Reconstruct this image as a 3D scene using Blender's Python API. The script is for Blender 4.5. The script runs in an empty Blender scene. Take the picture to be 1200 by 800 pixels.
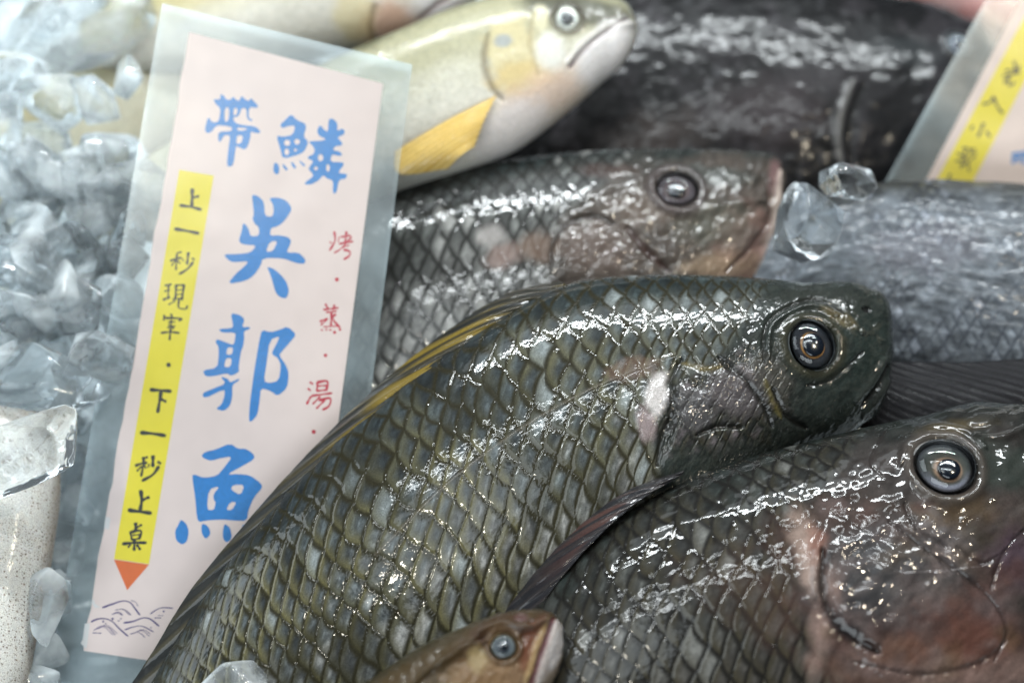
import bpy, bmesh, math, random
import numpy as np
from mathutils import Vector, Matrix
from mathutils.geometry import tessellate_polygon

# ------------------------------------------------------------------ camera, light, exposure
SC = bpy.context.scene
COL = SC.collection
PITCH = math.radians(55)
DF = 0.55                                   # focus distance (m)
PXM = 0.32 / 1200                           # metres per photo pixel at the focus distance
FW = np.array([0, math.cos(PITCH), -math.sin(PITCH)])
UPV = np.array([0, math.sin(PITCH), math.cos(PITCH)])
RT = np.array([1.0, 0, 0])
FOC = np.array([0, 0, 0.08 * math.sin(PITCH)])
CAM = FOC - DF * FW

cam_d = bpy.data.cameras.new('camera')
cam = bpy.data.objects.new('camera', cam_d)
COL.objects.link(cam)
cam.location = CAM
cam.rotation_euler = (math.radians(90) - PITCH, 0, 0)
cam_d.sensor_width = 36
cam_d.lens = 36 * DF / 0.32
cam_d.clip_start = 0.01
cam_d.clip_end = 100
cam_d.dof.use_dof = True
cam_d.dof.focus_distance = DF - 0.008
cam_d.dof.aperture_fstop = cam_d.lens / 12.5
SC.camera = cam

w = bpy.data.worlds.new('World')
SC.world = w
w.use_nodes = True
w.node_tree.nodes['Background'].inputs[0].default_value = (0.75, 0.85, 1.0, 1)
w.node_tree.nodes['Background'].inputs[1].default_value = 0.04


def area(name, loc, target, sx, sy, radiance, col=(1, 1, 1)):
    l = bpy.data.lights.new(name, 'AREA')
    l.shape = 'RECTANGLE'
    l.size, l.size_y = sx, sy
    l.energy = radiance * math.pi * sx * sy
    l.color = col
    o = bpy.data.objects.new(name, l)
    COL.objects.link(o)
    o.location = loc
    d = Vector(target) - Vector(loc)
    o.rotation_euler = d.to_track_quat('-Z', 'Y').to_euler()
    return o


area('ceiling_panel_lamp', (-0.25, -0.06, 1.0), (-0.15, 0.05, 0.05), 0.36, 0.30, 3.4, (0.88, 0.97, 1.0))
area('ceiling_panel_lamp', (0.0, 0.95, 0.95), (0, 0, 0.05), 1.3, 0.30, 2.0, (0.88, 0.96, 1.0))
area('front_fill_lamp', (-0.30, -0.95, 0.55), (0, 0, 0.05), 1.1, 0.45, 5.6, (0.87, 0.955, 1.0))  # added low front fill, brightens sign and fish without washing the flanks
area('side_fill_lamp', (-0.95, 0.10, 0.62), (0, 0, 0.05), 0.75, 0.45, 4.6, (0.86, 0.95, 1.0))  # added fill from the left, outside the mirror directions of the fish
area('tube_lamp', (0.10, 0.62, 0.85), (0, 0, 0.05), 1.1, 0.020, 230, (0.92, 0.98, 1.0))
area('tube_lamp', (0.0, 0.16, 1.0), (0, 0, 0.05), 0.9, 0.014, 75, (0.92, 0.98, 1.0))
area('bulb_lamp', (0.42, 0.0, 0.75), (0, 0, 0.05), 0.024, 0.024, 600, (1.0, 0.88, 0.68))
area('bulb_lamp', (-0.30, -0.12, 0.85), (0, 0, 0.05), 0.024, 0.024, 250, (1.0, 0.93, 0.78))

SC.view_settings.view_transform = 'Standard'
SC.view_settings.look = 'None'
SC.view_settings.exposure = 0.36
SC.view_settings.gamma = 1.0
cy = SC.cycles
cy.max_bounces = 12
cy.transmission_bounces = 8
cy.transparent_max_bounces = 16
cy.glossy_bounces = 4
cy.diffuse_bounces = 3
cy.caustics_reflective = False
cy.caustics_refractive = True
cy.sample_clamp_indirect = 6
try:
    cy.use_denoising = True
    cy.denoiser = 'OPENIMAGEDENOISE'
except Exception:
    pass


# ------------------------------------------------------------------ geometry helpers
def ray(px, py):
    px, py = np.asarray(px, float), np.asarray(py, float)
    return (FW + ((px - 600) * PXM / DF)[..., None] * RT - ((py - 400) * PXM / DF)[..., None] * UPV)


def pt(px, py, d):
    """world point seen at a photo pixel, d metres nearer than the focal plane"""
    return CAM + (DF - d) * ray(px, py)


def project(P):
    v = P - CAM
    z = v @ FW
    return 600 + (v @ RT) / z * DF / PXM, 400 - (v @ UPV) / z * DF / PXM


class Frame:
    """a plane in the world: origin, right, up, normal"""
    def __init__(s, px, py, d, tilt=20, yaw=0):
        s.o = pt(px, py, d)
        a, b = math.radians(tilt), math.radians(yaw)
        n = -FW * math.cos(a) + UPV * math.sin(a)
        n = n * math.cos(b) + RT * math.sin(b)
        s.n = n / np.linalg.norm(n)
        ex = RT - s.n * (RT @ s.n)
        s.ex = ex / np.linalg.norm(ex)
        s.ey = np.cross(s.n, s.ex)
        s.scale = PXM * (DF - d) / DF        # metres per photo pixel here

    def loc(s, px, py, z=0.0):
        """pixel -> local (x, y) on the plane lifted z along the normal"""
        r = ray(px, py)
        t = ((s.o - CAM) @ s.n + np.asarray(z)) / (r @ s.n)
        P = CAM + t[..., None] * r - s.o
        return np.stack([P @ s.ex, P @ s.ey], -1)

    def loc3(s, px, py, z):
        xy = s.loc(px, py, z)
        return np.concatenate([xy, np.broadcast_to(z, xy.shape[:-1])[..., None]], -1)

    def world(s, L):
        return s.o + L[..., 0:1] * s.ex + L[..., 1:2] * s.ey + L[..., 2:3] * s.n

    def matrix(s):
        m = Matrix.Identity(4)
        for i in range(3):
            m[i][0], m[i][1], m[i][2], m[i][3] = s.ex[i], s.ey[i], s.n[i], s.o[i]
        return m


def tag(o, label, cat, group=None, kind=None):
    if label: o['label'] = label
    if cat: o['category'] = cat
    if group: o['group'] = group
    if kind: o['kind'] = kind
    return o


def thing(name, frame, label, cat, group=None):
    o = bpy.data.objects.new(name, None)
    COL.objects.link(o)
    o.empty_display_size = 0.01
    o.matrix_world = frame.matrix()
    return tag(o, label, cat, group)


def mesh_obj(name, V, F, mat, parent=None, smooth=True, col=None, metal=None):
    me = bpy.data.meshes.new(name)
    V = np.asarray(V, np.float32)
    if isinstance(F, np.ndarray):
        n = len(F)
        k = F.shape[1]
        me.vertices.add(len(V))
        me.vertices.foreach_set('co', V.ravel())
        me.loops.add(n * k)
        me.loops.foreach_set('vertex_index', F.astype(np.int32).ravel())
        me.polygons.add(n)
        me.polygons.foreach_set('loop_start', np.arange(n, dtype=np.int32) * k)
        me.update(calc_edges=True)
    else:
        me.from_pydata([tuple(map(float, v)) for v in V], [], [list(map(int, f)) for f in F])
    me.polygons.foreach_set('use_smooth', np.full(len(me.polygons), smooth))
    if col is not None:
        at = me.color_attributes.new('Col', 'FLOAT_COLOR', 'POINT')
        c = np.ones((len(V), 4), np.float32)
        c[:, :3] = col
        if metal is not None: c[:, 3] = metal
        at.data.foreach_set('color', c.ravel())
    me.materials.append(mat)
    me.validate()
    me.update()
    o = bpy.data.objects.new(name, me)
    COL.objects.link(o)
    if parent is not None: o.parent = parent
    return o


def smooth(a, b, x):
    t = np.clip((x - a) / (b - a), 0, 1)
    return t * t * (3 - 2 * t)


def hsh(ix, iy, seed=0):
    n = (ix.astype(np.int64) * 374761393 + iy.astype(np.int64) * 668265263 + seed * 974634521) & 0xffffffff
    n = ((n ^ (n >> 13)) * 1274126177) & 0xffffffff
    n = ((n ^ (n >> 15)) * 2246822519) & 0xffffffff
    return ((n ^ (n >> 16)) & 0xffff) / 65535.0


def vnoise(x, y, seed=0):
    ix, iy = np.floor(x), np.floor(y)
    fx, fy = x - ix, y - iy
    fx, fy = fx * fx * (3 - 2 * fx), fy * fy * (3 - 2 * fy)
    a, b = hsh(ix, iy, seed), hsh(ix + 1, iy, seed)
    c, d = hsh(ix, iy + 1, seed), hsh(ix + 1, iy + 1, seed)
    return (a + (b - a) * fx) * (1 - fy) + (c + (d - c) * fx) * fy


def fbm(x, y, seed=0, oct=4):
    s, a, t = 0, 0.5, 0
    for k in range(oct):
        s = s + a * vnoise(x * 2 ** k + 17.3 * k, y * 2 ** k - 9.1 * k, seed + k)
        t += a
        a *= 0.5
    return s / t


def hermite(T, P, t):
    T, P = np.asarray(T, float), np.asarray(P, float)
    M = np.gradient(P, T, axis=0)
    i = np.clip(np.searchsorted(T, t) - 1, 0, len(T) - 2)
    h = (T[i + 1] - T[i])[:, None]
    s = ((t - T[i])[:, None]) / h
    return ((2 * s**3 - 3 * s**2 + 1) * P[i] + (s**3 - 2 * s**2 + s) * h * M[i]
            + (-2 * s**3 + 3 * s**2) * P[i + 1] + (s**3 - s**2) * h * M[i + 1])


# ------------------------------------------------------------------ materials
def new_mat(name):
    m = bpy.data.materials.new(name)
    m.use_nodes = True
    nt = m.node_tree
    return m, nt, nt.nodes['Principled BSDF']


def skin_material(name, rough=0.55, coat=0.9, bump=0.05, scale=900, coat_rough=0.04, sss=0.0, spec=0.08, bump2=0.06, big=260):
    m, nt, b = new_mat(name)
    at = nt.nodes.new('ShaderNodeAttribute')
    at.attribute_name = 'Col'
    tc = nt.nodes.new('ShaderNodeTexCoord')
    n1 = nt.nodes.new('ShaderNodeTexNoise')
    n1.inputs['Scale'].default_value = scale
    n1.inputs['Detail'].default_value = 3
    n2 = nt.nodes.new('ShaderNodeTexNoise')
    n2.inputs['Scale'].default_value = big
    n2.inputs['Detail'].default_value = 2
    bp = nt.nodes.new('ShaderNodeBump')
    bp.inputs['Strength'].default_value = bump
    bp.inputs['Distance'].default_value = 0.0004
    bp2 = nt.nodes.new('ShaderNodeBump')
    bp2.inputs['Strength'].default_value = bump2
    bp2.inputs['Distance'].default_value = 0.0012
    mr = nt.nodes.new('ShaderNodeMapRange')
    mr.inputs['From Min'].default_value = 0.3
    mr.inputs['From Max'].default_value = 0.7
    mr.inputs['To Min'].default_value = rough - 0.12
    mr.inputs['To Max'].default_value = rough + 0.15
    # fine mottling of the pigment
    n3 = nt.nodes.new('ShaderNodeTexNoise')
    n3.inputs['Scale'].default_value = 2600
    mr3 = nt.nodes.new('ShaderNodeMapRange')
    mr3.inputs['From Min'].default_value = 0.3
    mr3.inputs['From Max'].default_value = 0.7
    mr3.inputs['To Min'].default_value = 0.72
    mr3.inputs['To Max'].default_value = 1.28
    mul = nt.nodes.new('ShaderNodeVectorMath')
    mul.operation = 'SCALE'
    L = nt.links.new
    for n in (n1, n2, n3): L(tc.outputs['Object'], n.inputs['Vector'])
    L(n3.outputs['Fac'], mr3.inputs['Value'])
    L(at.outputs['Color'], mul.inputs[0])
    L(mr3.outputs['Result'], mul.inputs['Scale'])
    L(mul.outputs[0], b.inputs['Base Color'])
    L(at.outputs['Alpha'], b.inputs['Metallic'])
    L(n2.outputs['Fac'], mr.inputs['Value'])
    L(mr.outputs['Result'], b.inputs['Roughness'])
    L(n2.outputs['Fac'], bp2.inputs['Height'])
    L(n1.outputs['Fac'], bp.inputs['Height'])
    L(bp2.outputs['Normal'], bp.inputs['Normal'])
    L(bp.outputs['Normal'], b.inputs['Normal'])
    L(bp.outputs['Normal'], b.inputs['Coat Normal'])
    b.inputs['Coat Weight'].default_value = coat
    b.inputs['Coat Roughness'].default_value = coat_rough
    b.inputs['Coat IOR'].default_value = 1.33
    b.inputs['Specular IOR Level'].default_value = spec
    if sss:
        b.inputs['Subsurface Weight'].default_value = sss
        b.inputs['Subsurface Radius'].default_value = (0.004, 0.0025, 0.0015)
    return m


M_TILAPIA = skin_material('wet_scaled_skin')
M_BACK = skin_material('wet_skin_blurred', bump=0.10, scale=420, bump2=0.05, big=170, coat_rough=0.15, coat=0.5)
M_FIN_DARK = skin_material('dark_fin_membrane', rough=0.65, coat=0.10, bump=0.08, bump2=0.08, coat_rough=0.12, spec=0.05)
M_IRIS = skin_material('iris_tissue', rough=0.6, coat=0.0, bump=0.1, bump2=0.0, spec=0.15)
M_SWEET = skin_material('smooth_fish_skin', rough=0.4, bump=0.12, bump2=0.14, coat=0.45, sss=0.15, spec=0.15)
M_FIN = skin_material('fin_membrane', rough=0.45, bump=0.10, scale=500, coat=0.7, bump2=0.12)
M_SQUID = skin_material('squid_skin', rough=0.35, bump=0.05, bump2=0.2, coat=0.5, sss=0.4, coat_rough=0.12)


def cornea_material():
    m, nt, b = new_mat('clear_cornea')
    nt.nodes.remove(b)
    out = nt.nodes['Material Output']
    g = nt.nodes.new('ShaderNodeBsdfGlossy')
    g.inputs['Roughness'].default_value = 0.015
    t = nt.nodes.new('ShaderNodeBsdfTransparent')
    t.inputs['Color'].default_value = (0.93, 0.95, 0.96, 1)
    f = nt.nodes.new('ShaderNodeFresnel')
    f.inputs['IOR'].default_value = 1.42
    mx = nt.nodes.new('ShaderNodeMixShader')
    nt.links.new(f.outputs[0], mx.inputs[0])
    nt.links.new(t.outputs[0], mx.inputs[1])
    nt.links.new(g.outputs[0], mx.inputs[2])
    nt.links.new(mx.outputs[0], out.inputs[0])
    return m


M_CORNEA = cornea_material()


def plain(name, col, rough=0.4, coat=0.0, noise=0.0, nscale=300):
    m, nt, b = new_mat(name)
    b.inputs['Roughness'].default_value = rough
    b.inputs['Coat Weight'].default_value = coat
    b.inputs['Coat Roughness'].default_value = 0.03
    if noise:
        tc = nt.nodes.new('ShaderNodeTexCoord')
        n = nt.nodes.new('ShaderNodeTexNoise')
        n.inputs['Scale'].default_value = nscale
        n.inputs['Detail'].default_value = 4
        mr = nt.nodes.new('ShaderNodeMapRange')
        mr.inputs['From Min'].default_value = 0.25
        mr.inputs['From Max'].default_value = 0.75
        mr.inputs['To Min'].default_value = 1 - noise
        mr.inputs['To Max'].default_value = 1 + noise
        v = nt.nodes.new('ShaderNodeVectorMath')
        v.operation = 'SCALE'
        v.inputs[0].default_value = col
        nt.links.new(tc.outputs['Object'], n.inputs['Vector'])
        nt.links.new(n.outputs['Fac'], mr.inputs['Value'])
        nt.links.new(mr.outputs['Result'], v.inputs['Scale'])
        nt.links.new(v.outputs[0], b.inputs['Base Color'])
    else:
        b.inputs['Base Color'].default_value = (*col, 1)
    return m


M_PUPIL = plain('pupil_black', (0.004, 0.006, 0.010), 0.15, 0.5)
M_PAPER = plain('pink_paper', (0.88, 0.745, 0.71), 0.65, 0, 0.035, 120)
M_TORN = plain('torn_paper_white', (0.8, 0.8, 0.8), 0.8)
M_YELLOW = plain('yellow_print', (0.93, 0.80, 0.035), 0.6, 0, 0.03, 200)
M_ORANGE = plain('orange_print', (0.80, 0.16, 0.03), 0.6, 0, 0.06, 400)
M_BLUE = plain('blue_print', (0.012, 0.235, 0.66), 0.6, 0, 0.13, 900)
M_INK = plain('dark_ink', (0.010, 0.018, 0.017), 0.6, 0, 0.15, 900)
M_RED = plain('red_print', (0.56, 0.012, 0.045), 0.6, 0, 0.1, 900)
M_PURPLE = plain('purple_print', (0.05, 0.030, 0.19), 0.6, 0, 0.1, 900)


def film_material():
    m, nt, b = new_mat('laminate_film')
    out = nt.nodes['Material Output']
    b.inputs['Base Color'].default_value = (0.46, 0.57, 0.62, 1)
    b.inputs['Roughness'].default_value = 0.22
    b.inputs['Specular IOR Level'].default_value = 0.6
    t = nt.nodes.new('ShaderNodeBsdfTransparent')
    t.inputs['Color'].default_value = (0.95, 0.97, 0.97, 1)
    tc = nt.nodes.new('ShaderNodeTexCoord')
    n = nt.nodes.new('ShaderNodeTexNoise')
    n.inputs['Scale'].default_value = 45
    n.inputs['Detail'].default_value = 5
    mr = nt.nodes.new('ShaderNodeMapRange')
    mr.inputs['From Min'].default_value = 0.3
    mr.inputs['From Max'].default_value = 0.7
    mr.inputs['To Min'].default_value = 0.10
    mr.inputs['To Max'].default_value = 0.36
    bp = nt.nodes.new('ShaderNodeBump')
    bp.inputs['Strength'].default_value = 0.25
    bp.inputs['Distance'].default_value = 0.002
    mx = nt.nodes.new('ShaderNodeMixShader')
    L = nt.links.new
    L(tc.outputs['Object'], n.inputs['Vector'])
    L(n.outputs['Fac'], mr.inputs['Value'])
    L(n.outputs['Fac'], bp.inputs['Height'])
    L(bp.outputs['Normal'], b.inputs['Normal'])
    L(mr.outputs['Result'], mx.inputs[0])
    L(t.outputs[0], mx.inputs[1])
    L(b.outputs[0], mx.inputs[2])
    L(mx.outputs[0], out.inputs[0])
    return m


def clear_film_material():
    """front sheet of the pouch over the print: clear, glossy, slightly wavy"""
    m, nt, b = new_mat('clear_front_film')
    nt.nodes.remove(b)
    out = nt.nodes['Material Output']
    g = nt.nodes.new('ShaderNodeBsdfGlossy')
    g.inputs['Roughness'].default_value = 0.28
    t = nt.nodes.new('ShaderNodeBsdfTransparent')
    f = nt.nodes.new('ShaderNodeFresnel')
    f.inputs['IOR'].default_value = 1.45
    tc = nt.nodes.new('ShaderNodeTexCoord')
    n = nt.nodes.new('ShaderNodeTexNoise')
    n.inputs['Scale'].default_value = 22
    n.inputs['Detail'].default_value = 2
    bp = nt.nodes.new('ShaderNodeBump')
    bp.inputs['Strength'].default_value = 0.35
    bp.inputs['Distance'].default_value = 0.003
    mx = nt.nodes.new('ShaderNodeMixShader')
    L = nt.links.new
    L(tc.outputs['Object'], n.inputs['Vector'])
    L(n.outputs['Fac'], bp.inputs['Height'])
    L(bp.outputs['Normal'], g.inputs['Normal'])
    L(f.outputs[0], mx.inputs[0])
    L(t.outputs[0], mx.inputs[1])
    L(g.outputs[0], mx.inputs[2])
    L(mx.outputs[0], out.inputs[0])
    return m


M_FILM = film_material()
M_CLEAR = clear_film_material()


def ice_material(name='melting_ice', lo=0.10, hi=0.72):
    m, nt, b = new_mat(name)
    out = nt.nodes['Material Output']
    b.inputs['Base Color'].default_value = (0.94, 0.98, 1.0, 1)
    b.inputs['Transmission Weight'].default_value = 1.0
    b.inputs['Roughness'].default_value = 0.06
    b.inputs['IOR'].default_value = 1.31
    d = nt.nodes.new('ShaderNodeBsdfDiffuse')
    d.inputs['Color'].default_value = (0.84, 0.89, 0.91, 1)
    t = nt.nodes.new('ShaderNodeBsdfTranslucent')
    t.inputs['Color'].default_value = (0.84, 0.89, 0.91, 1)
    ad = nt.nodes.new('ShaderNodeMixShader')
    ad.inputs[0].default_value = 0.5
    tc = nt.nodes.new('ShaderNodeTexCoord')
    n = nt.nodes.new('ShaderNodeTexNoise')
    n.inputs['Scale'].default_value = 70
    n.inputs['Detail'].default_value = 4
    mr = nt.nodes.new('ShaderNodeMapRange')
    mr.inputs['From Min'].default_value = 0.4
    mr.inputs['From Max'].default_value = 0.75
    mr.inputs['To Min'].default_value = lo
    mr.inputs['To Max'].default_value = hi
    n2 = nt.nodes.new('ShaderNodeTexNoise')
    n2.inputs['Scale'].default_value = 130
    bp = nt.nodes.new('ShaderNodeBump')
    bp.inputs['Strength'].default_value = 0.3
    bp.inputs['Distance'].default_value = 0.002
    mx = nt.nodes.new('ShaderNodeMixShader')
    L = nt.links.new
    L(tc.outputs['Object'], n.inputs['Vector'])
    L(tc.outputs['Object'], n2.inputs['Vector'])
    L(n2.outputs['Fac'], bp.inputs['Height'])
    L(bp.outputs['Normal'], b.inputs['Normal'])
    L(n.outputs['Fac'], mr.inputs['Value'])
    L(d.outputs[0], ad.inputs[1])
    L(t.outputs[0], ad.inputs[2])
    L(mr.outputs['Result'], mx.inputs[0])
    L(b.outputs[0], mx.inputs[1])
    L(ad.outputs[0], mx.inputs[2])
    L(mx.outputs[0], out.inputs[0])
    return m


M_ICE = ice_material()
M_ICE_CLEAR = ice_material('clear_ice', 0.0, 0.14)
M_BED = plain('crushed_ice', (0.48, 0.53, 0.55), 0.18, 0.6, 0.35, 60)


# ------------------------------------------------------------------ the ice bed
def bed_height(x, y):
    return (fbm(x * 38, y * 38, 5, 4) - 0.5) * 0.022 + (fbm(x * 150, y * 150, 9, 2) - 0.5) * 0.006


def ice_bed():
    nx, ny = 420, 380
    X, Y = np.meshgrid(np.linspace(-0.62, 0.62, nx), np.linspace(-0.42, 0.62, ny))
    Z = bed_height(X, Y) - 0.016
    V = np.stack([X, Y, Z], -1).reshape(-1, 3)
    i = np.arange(nx * ny).reshape(ny, nx)
    F = np.stack([i[:-1, :-1], i[:-1, 1:], i[1:, 1:], i[1:, :-1]], -1).reshape(-1, 4)
    o = mesh_obj('ice_bed', V, F, M_BED)
    tag(o, 'grey bed of crushed ice under all the fish', 'ice', kind='structure')


ice_bed()


# ------------------------------------------------------------------ fish bodies
class Surf:
    """lofted body between a dorsal and a ventral rail, inflated sideways, with painted pigment and relief"""
    def __init__(s, frame, stations, nu=300, nf=160, nb=24, expo=0.8, ratio=0.45, back=0.7):
        s.f = frame
        st = np.array(stations, float)
        D = frame.loc(st[:, 0], st[:, 1])
        Vn = frame.loc(st[:, 2], st[:, 3])
        W = st[:, 4:5] / 1000
        mid = (D + Vn) / 2
        T = np.concatenate([[0], np.cumsum(np.maximum(np.linalg.norm(np.diff(mid, axis=0), axis=1),
                                                      0.35 * np.linalg.norm(np.diff(D, axis=0), axis=1)))])
        # denser sampling where the body is inside the picture
        vis = ((st[:, 0] + st[:, 2]) / 2 > -150) & ((st[:, 0] + st[:, 2]) / 2 < 1300) & (np.minimum(st[:, 1], st[:, 3]) < 860) & (np.maximum(st[:, 1], st[:, 3]) > -20)
        tt = np.linspace(0, T[-1], 4000)
        den = np.interp(tt, T, np.where(vis, 1.0, 0.2)) * (1 + 1.5 * np.exp(-tt / (0.02 * T[-1])))
        cd = np.cumsum(den); cd = (cd - cd[0]) / (cd[-1] - cd[0])
        t = np.interp(np.linspace(0, 1, nu), cd, tt)
        R = hermite(T, np.concatenate([D, Vn, W], 1), t)
        Dr, Vr, Wr = R[:, 0:2], R[:, 2:4], np.maximum(R[:, 4:5], 0.0003)
        # theta samples spaced evenly along the visible half girth
        th = np.linspace(-math.pi / 2, math.pi / 2, 2001)
        dy, dz = np.diff(np.sin(th)), np.diff(ratio * np.abs(np.cos(th)) ** expo)
        al = np.concatenate([[0], np.cumsum(np.hypot(dy, dz))]); al /= al[-1]
        tf = np.interp(np.linspace(0, 1, nf), al, th)
        tb = np.linspace(math.pi / 2, 3 * math.pi / 2, nb + 2)[1:-1]
        TH = np.concatenate([tf, tb])
        c = np.cos(TH)
        zz = np.sign(c) * np.abs(c) ** expo
        zz = np.where(zz < 0, zz * back, zz)
        C, H = (Dr + Vr) / 2, (Dr - Vr) / 2
        P = np.zeros((nu, nf + nb, 3))
        P[..., :2] = C[:, None] + H[:, None] * np.sin(TH)[None, :, None]
        P[..., 2] = Wr * zz[None]
        P[0] = P[0].mean(0); P[-1] = P[-1].mean(0)
        s.P, s.nu, s.nf, s.nb = P, nu, nf, nb
        s.t, s.T = t, T
        du = np.gradient(P, axis=0)
        dv = np.roll(P, -1, 1) - np.roll(P, 1, 1)
        N = np.cross(du, dv)
        ln = np.linalg.norm(N, axis=-1, keepdims=True)
        N = N / np.maximum(ln, 1e-14)
        k = nf // 2
        if N[nu // 2, k, 2] < 0: N = -N; s.flip = True
        else: s.flip = False
        s.N = N
        # smooth coordinates used by the relief
        s.x = P[..., 0] * 1000
        s.y = P[..., 1] * 1000
        px, py = project(frame.world(P[:, :nf].reshape(-1, 3)))
        s.px, s.py = px.reshape(nu, nf), py.reshape(nu, nf)
        hw = np.linalg.norm(H, axis=1)
        S = hw * 2 * (1 + 0.25 * (Wr[:, 0] / np.maximum(hw, 1e-4)) ** 2)
        s.S = S
        dl = np.concatenate([[0], np.linalg.norm(np.diff(C, axis=0), axis=1)])
        s.dl = dl
        s.q = np.concatenate([np.linspace(0, 1, nf), np.linspace(1, 0, nb + 2)[1:-1]])
        s.col = np.zeros((nu, nf + nb, 3)) + 0.05
        s.h = np.zeros((nu, nf + nb))
        s.metal = np.zeros((nu, nf + nb))
        s.k = frame.scale * 1000             # mm per photo pixel
        # stretch factors: mm per grid step; noise coordinate in mm on the surface
        s.sx = np.cumsum(dl)[:, None] * 1000 + 0 * s.x
        s.sy = (s.q[None] - 0.5) * (S[:, None] * 1000)

    def ij(s, px, py):
        st = max(1, s.nu // 220)
        sv = max(1, s.nf // 160)
        d = (s.px[::st, ::sv] - px) ** 2 + (s.py[::st, ::sv] - py) ** 2
        i, j = np.unravel_index(np.argmin(d), d.shape)
        return i * st, j * sv

    def at(s, px, py):
        i, j = s.ij(px, py)
        dx, dy = (px - s.px[i, j]) * s.k, -(py - s.py[i, j]) * s.k
        return np.array([s.x[i, j] + dx, s.y[i, j] + dy])

    def front(s):
        m = np.zeros_like(s.h); m[:, :s.nf] = 1
        return m

    def paint(s, m, col, a=1.0):
        m = (m * a)[..., None]
        s.col = s.col * (1 - m) + np.asarray(col) * m

    def dist_line(s, pts):
        L = np.array([s.at(*p) for p in pts])
        best = np.full(s.x.shape, 1e9); par = np.zeros(s.x.shape)
        tot = 0
        for a, b in zip(L[:-1], L[1:]):
            d = b - a
            l2 = max(d @ d, 1e-9)
            u = np.clip(((s.x - a[0]) * d[0] + (s.y - a[1]) * d[1]) / l2, 0, 1)
            r = np.hypot(s.x - a[0] - u * d[0], s.y - a[1] - u * d[1])
            sgn = np.sign((s.x - a[0]) * d[1] - (s.y - a[1]) * d[0])
            m = r < np.abs(best)
            best = np.where(m, r * np.where(sgn == 0, 1, sgn), best)
            par = np.where(m, tot + u, par)
            tot += 1
        return best, par / max(tot, 1)

    def smooth_pts(s, pts, n=6):
        if len(pts) < 3: return pts
        P = np.array(pts, float)
        T = np.arange(len(P))
        return [tuple(p) for p in hermite(T, P, np.linspace(0, len(P) - 1, (len(P) - 1) * n + 1))]

    def line(s, pts, wpx, col=None, a=1.0, dh=0.0, taper=True, front_only=True, wob=0.25):
        """stroke of pigment (col, a) and/or relief (dh mm) along pixel points"""
        d, par = s.dist_line(s.smooth_pts(pts, 4))
        wv = wpx * s.k * (1 + wob * (fbm(s.sx * 0.5, s.sy * 0.5, 77, 2) - 0.5) * 2)
        if taper: wv = wv * (0.35 + 0.65 * np.sqrt(np.clip(4 * par * (1 - par), 0, 1)))
        m = np.exp(-(d / wv) ** 2) * s.front()
        if col is not None: s.paint(m, col, a)
        s.h += m * dh

    def step(s, pts, wpx, dh, ramp=60):
        """a plate edge: the side to the right of the walk is raised by dh and ramps away over ramp px"""
        d, par = s.dist_line(s.smooth_pts(pts, 4))
        e = np.clip(4 * par * (1 - par), 0, 1) ** 0.5
        m = smooth(-wpx * s.k, wpx * s.k, d) * np.exp(-np.clip(d, 0, None) / (ramp * s.k)) * (np.abs(d) < 1e8)
        s.h += m * dh * e * s.front()

    def blob(s, px, py, rx, ry, ang=0, col=None, a=1.0, dh=0.0, edge=0.35, rough=0.6, nscale=0.35, seed=3):
        c = s.at(px, py)
        x, y = s.x - c[0], s.y - c[1]
        an = math.radians(ang)
        xr, yr = x * math.cos(an) + y * math.sin(an), -x * math.sin(an) + y * math.cos(an)
        r = np.hypot(xr / (rx * s.k), yr / (ry * s.k)) + (fbm(s.x * nscale, s.y * nscale, seed, 4) - 0.5) * rough
        m = (1 - smooth(1 - edge, 1 + edge, r)) * s.front()
        if col is not None: s.paint(m, col, a)
        s.h += m * dh
        return m

    def behind(s, pts, wpx=8):
        """mask: 1 on the tail side of a line given top to bottom"""
        L = np.array([s.at(*p) for p in pts])
        o = np.argsort(L[:, 1])
        xb = np.interp(s.y, L[o, 1], L[o, 0])
        return smooth(-wpx * s.k, wpx * s.k, xb - s.x + (fbm(s.x * 0.25, s.y * 0.25, 31, 2) - 0.5) * wpx * s.k)

    def lattice(s, rows, aspect=0.33, shear=0.0, rp=2.2, rq=0.72, jit=0.09, seed=1):
        S = np.maximum(s.S, s.S.max() * 0.30)
        p = np.cumsum(s.dl * rows / (aspect * S))
        q = s.q * rows
        Pm = p[:, None] + shear * (q[None] - rows / 2) + 0.0 * s.h
        Qm = q[None] + 0.0 * s.h
        # gentle wander of the rows
        Pm = Pm + (fbm(s.sx * 0.03, s.sy * 0.03, seed + 40, 2) - 0.5) * 2.0 + (fbm(s.sx * 0.12, s.sy * 0.12, seed + 45, 2) - 0.5) * 0.45
        Qm = Qm + (fbm(s.sx * 0.03, s.sy * 0.03, seed + 50, 2) - 0.5) * 0.8 + (fbm(s.sx * 0.12, s.sy * 0.12, seed + 55, 2) - 0.5) * 0.15
        done = np.zeros(Pm.shape, bool)
        tO, sO, rO = np.zeros_like(Pm), np.zeros_like(Pm), np.ones_like(Pm)
        idi, idj = np.zeros_like(Pm), np.zeros_like(Pm)
        ant = np.full(Pm.shape, 9.0)
        i0 = np.ceil(Pm - rp - jit)
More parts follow.
